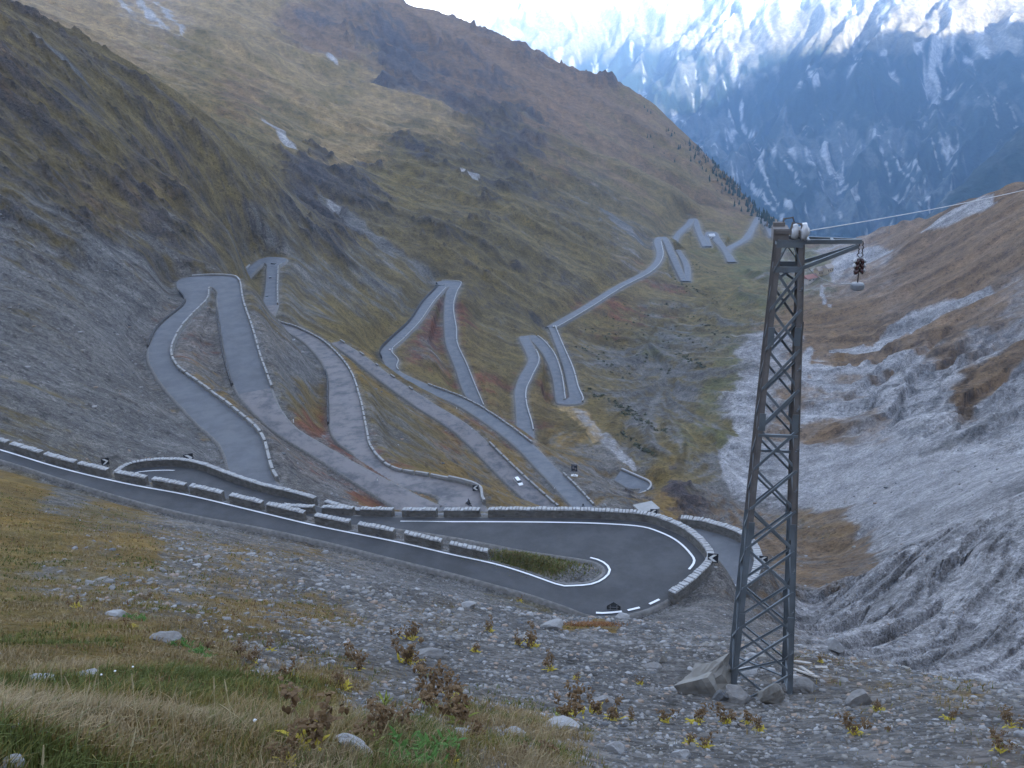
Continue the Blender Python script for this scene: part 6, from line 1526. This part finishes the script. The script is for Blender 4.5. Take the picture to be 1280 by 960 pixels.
def plant(kind, px, py, hpx, label, group=None, seed=0):
    p = Vector(hit(px, py)); sz = hpx / 1108.5 * p.length * (1.35 if kind in ('mixed', 'yellow') else 1.0)
    r = empty('dock_plant' if kind != 'green' else 'leafy_plant', tuple(p), label, 'plant', group, rz=rnd.random() * 6.28); r.scale = (sz, sz, sz)
    for nm, me in PROTO[kind][seed % 3]: link(nm, me, r, kind='stuff' if nm == 'seed_head' else None)
    return r
PL = [('dead', 575, 905, 60, 'tall dead brown dock leaning right beside the green leaves'), ('dead', 543, 890, 58, 'cluster of dead brown seed heads behind the pale stone'), ('dead', 560, 872, 40, 'dead brown dock right of the yellow rosette'), ('rosette', 484, 910, 40, 'single upright yellow green rosette on a bare stalk'),
      ('dead', 470, 935, 55, 'dead dock bent over the long pale stone'), ('dead', 500, 920, 52, 'dead brown dock stalks between the rosette and the green leaves'), ('dead', 598, 925, 34, 'dead brown clump at the right end of the green leaves'), ('mixed', 385, 940, 62, 'tall yellowing dock left of the long pale stone'), ('dead', 450, 838, 34, 'reddish brown dead bush on the scree, left one'), ('mixed', 510, 830, 34, 'brown and yellow plant on the scree in the middle'), ('dead', 530, 845, 22, 'low brown plant below the brown and yellow one'),
      ('yellow', 430, 862, 22, 'bright yellow low plant at the edge of the grass'), ('mixed', 362, 850, 24, 'yellow plant left of the bright yellow one'), ('yellow', 594, 815, 14, 'small yellow plant alone on the scree'), ('mixed', 612, 790, 14, 'small brown tuft high on the scree'), ('mixed', 515, 800, 22, 'reddish plant with yellow base on the scree'), ('yellow', 337, 815, 14, 'small yellow plant in the dry grass'),
      ('mixed', 665, 810, 22, 'low yellow and brown patch on the rubble, left of the middle'), ('mixed', 648, 808, 15, 'small yellow plant at the left of the low patch'), ('mixed', 688, 838, 18, 'reddish brown plant below the low patch'), ('yellow', 720, 850, 10, 'flat yellow plant on the rubble'), ('yellow', 800, 856, 10, 'small rusty plant on the rubble left of the beige slab'),
      ('dead', 702, 898, 30, 'brown plant with yellow base near the flat slab, left one'), ('mixed', 718, 895, 34, 'brown plant with yellow base near the flat slab, right one'), ('mixed', 745, 893, 24, 'brown plant right of the flat slab'), ('mixed', 766, 900, 22, 'yellow plant with dark seed heads in the middle of the rubble'), ('dead', 790, 900, 14, 'short brown plant in the middle of the rubble'),
      ('mixed', 832, 903, 18, 'short yellow plant left of the bright yellow bush'), ('yellow', 868, 905, 22, 'bright yellow bush below the beige slab'), ('yellow', 862, 930, 16, 'left part of the wide yellow patch near the bottom'), ('yellow', 882, 935, 18, 'right part of the wide yellow patch near the bottom'), ('mixed', 908, 905, 22, 'rusty plant with yellow leaves in front of the mast'), ('yellow', 950, 915, 16, 'yellow green plant right below the mast'), ('mixed', 935, 905, 16, 'rusty plant just below the flat grey stone'),
      ('mixed', 1068, 918, 24, 'reddish plant on yellow leaves right of the mast'), ('yellow', 1098, 890, 14, 'ochre tuft right of the angular boulder'), ('dead', 1110, 915, 10, 'small red brown plant right of the reddish one'), ('yellow', 1185, 900, 14, 'ochre green tuft on the rubble toward the right'), ('mixed', 1262, 910, 20, 'rusty plant at the right edge'), ('mixed', 1250, 940, 18, 'rusty plant low in the right corner'), ('dead', 1245, 925, 16, 'red brown plant between the two rusty ones at the right edge'), ('yellow', 1026, 828, 8, 'rusty tuft beside the planks'), ('yellow', 650, 752, 8, 'tiny yellow plant on the bank below the near road'),
      ('dead', 300, 820, 22, 'dark brown seed heads above the green leaves at left, right one'), ('dead', 318, 828, 22, 'dark brown seed heads above the green leaves at left, farthest right'), ('dead', 260, 812, 16, 'dark brown seed heads above the green leaves at left, left one'), ('dead', 185, 752, 12, 'dark dry plant high in the dry grass'), ('dead', 237, 778, 8, 'single dark seed head in the dry grass'),
      ('yellow', 95, 760, 14, 'yellow plant in the grass at left'), ('yellow', 165, 785, 12, 'yellow green plant above the flat grey stone'), ('dead', 650, 955, 24, 'dark dry plant at the bottom left of the pale stones'), ('dead', 685, 950, 34, 'tall dark dry plant at the bottom, left of the middle'), ('mixed', 360, 955, 30, 'yellow green stalk in the grass at the bottom'), ('yellow', 565, 955, 16, 'bright yellow leaves at the bottom beside the green patch')]
for i, (k_, px, py, h_, lb) in enumerate(PL): plant(k_, px, py, h_, lb, seed=i)
for i, (px, py, h_) in enumerate([(505, 945, 34), (525, 940, 36), (545, 942, 34), (560, 935, 26), (490, 955, 26), (538, 958, 30), (515, 960, 26)]):
    plant('green', px, py, h_, 'one of the clumps of fresh green leaves under the dead docks at the bottom', 'green leaf clumps at the bottom', i)
for i, (px, py, h_) in enumerate([(160, 772, 12), (175, 776, 14), (215, 806, 10), (232, 808, 14), (247, 816, 14), (262, 822, 10)]):
    plant('green', px, py, h_, 'one of the small green leaf clumps beside the flat grey stone at left', 'green leaf clumps at left', i)
for i, (px, py) in enumerate([(129, 856), (146, 851), (168, 845), (321, 920)]):
    p = Vector(hit(px, py)); mb = MB(); mb.tube([(0, 0, 0), (.004, 0, .10)], .002, 4); r = empty('white_flower', tuple(p), ['white flower head lowest in the grass at left', 'white flower head just right of the lowest one', 'white flower head highest of the three at left', 'round white seed head in the grass left of the pale stone'][i], 'flower')
    link('stem', mb.mesh('stem', STEM), r); mb = MB(); mb.lathe([(.002, 0), (.009, .002), (.010, .007), (.006, .012), (.001, .014)], (.004, 0, .095), 9); link('blossom', mb.mesh('blossom', SIGN_W, True), r)
print('tris', sum(len(o.data.loops) - 2 * len(o.data.polygons) for o in scene.objects if o.type == 'MESH'))
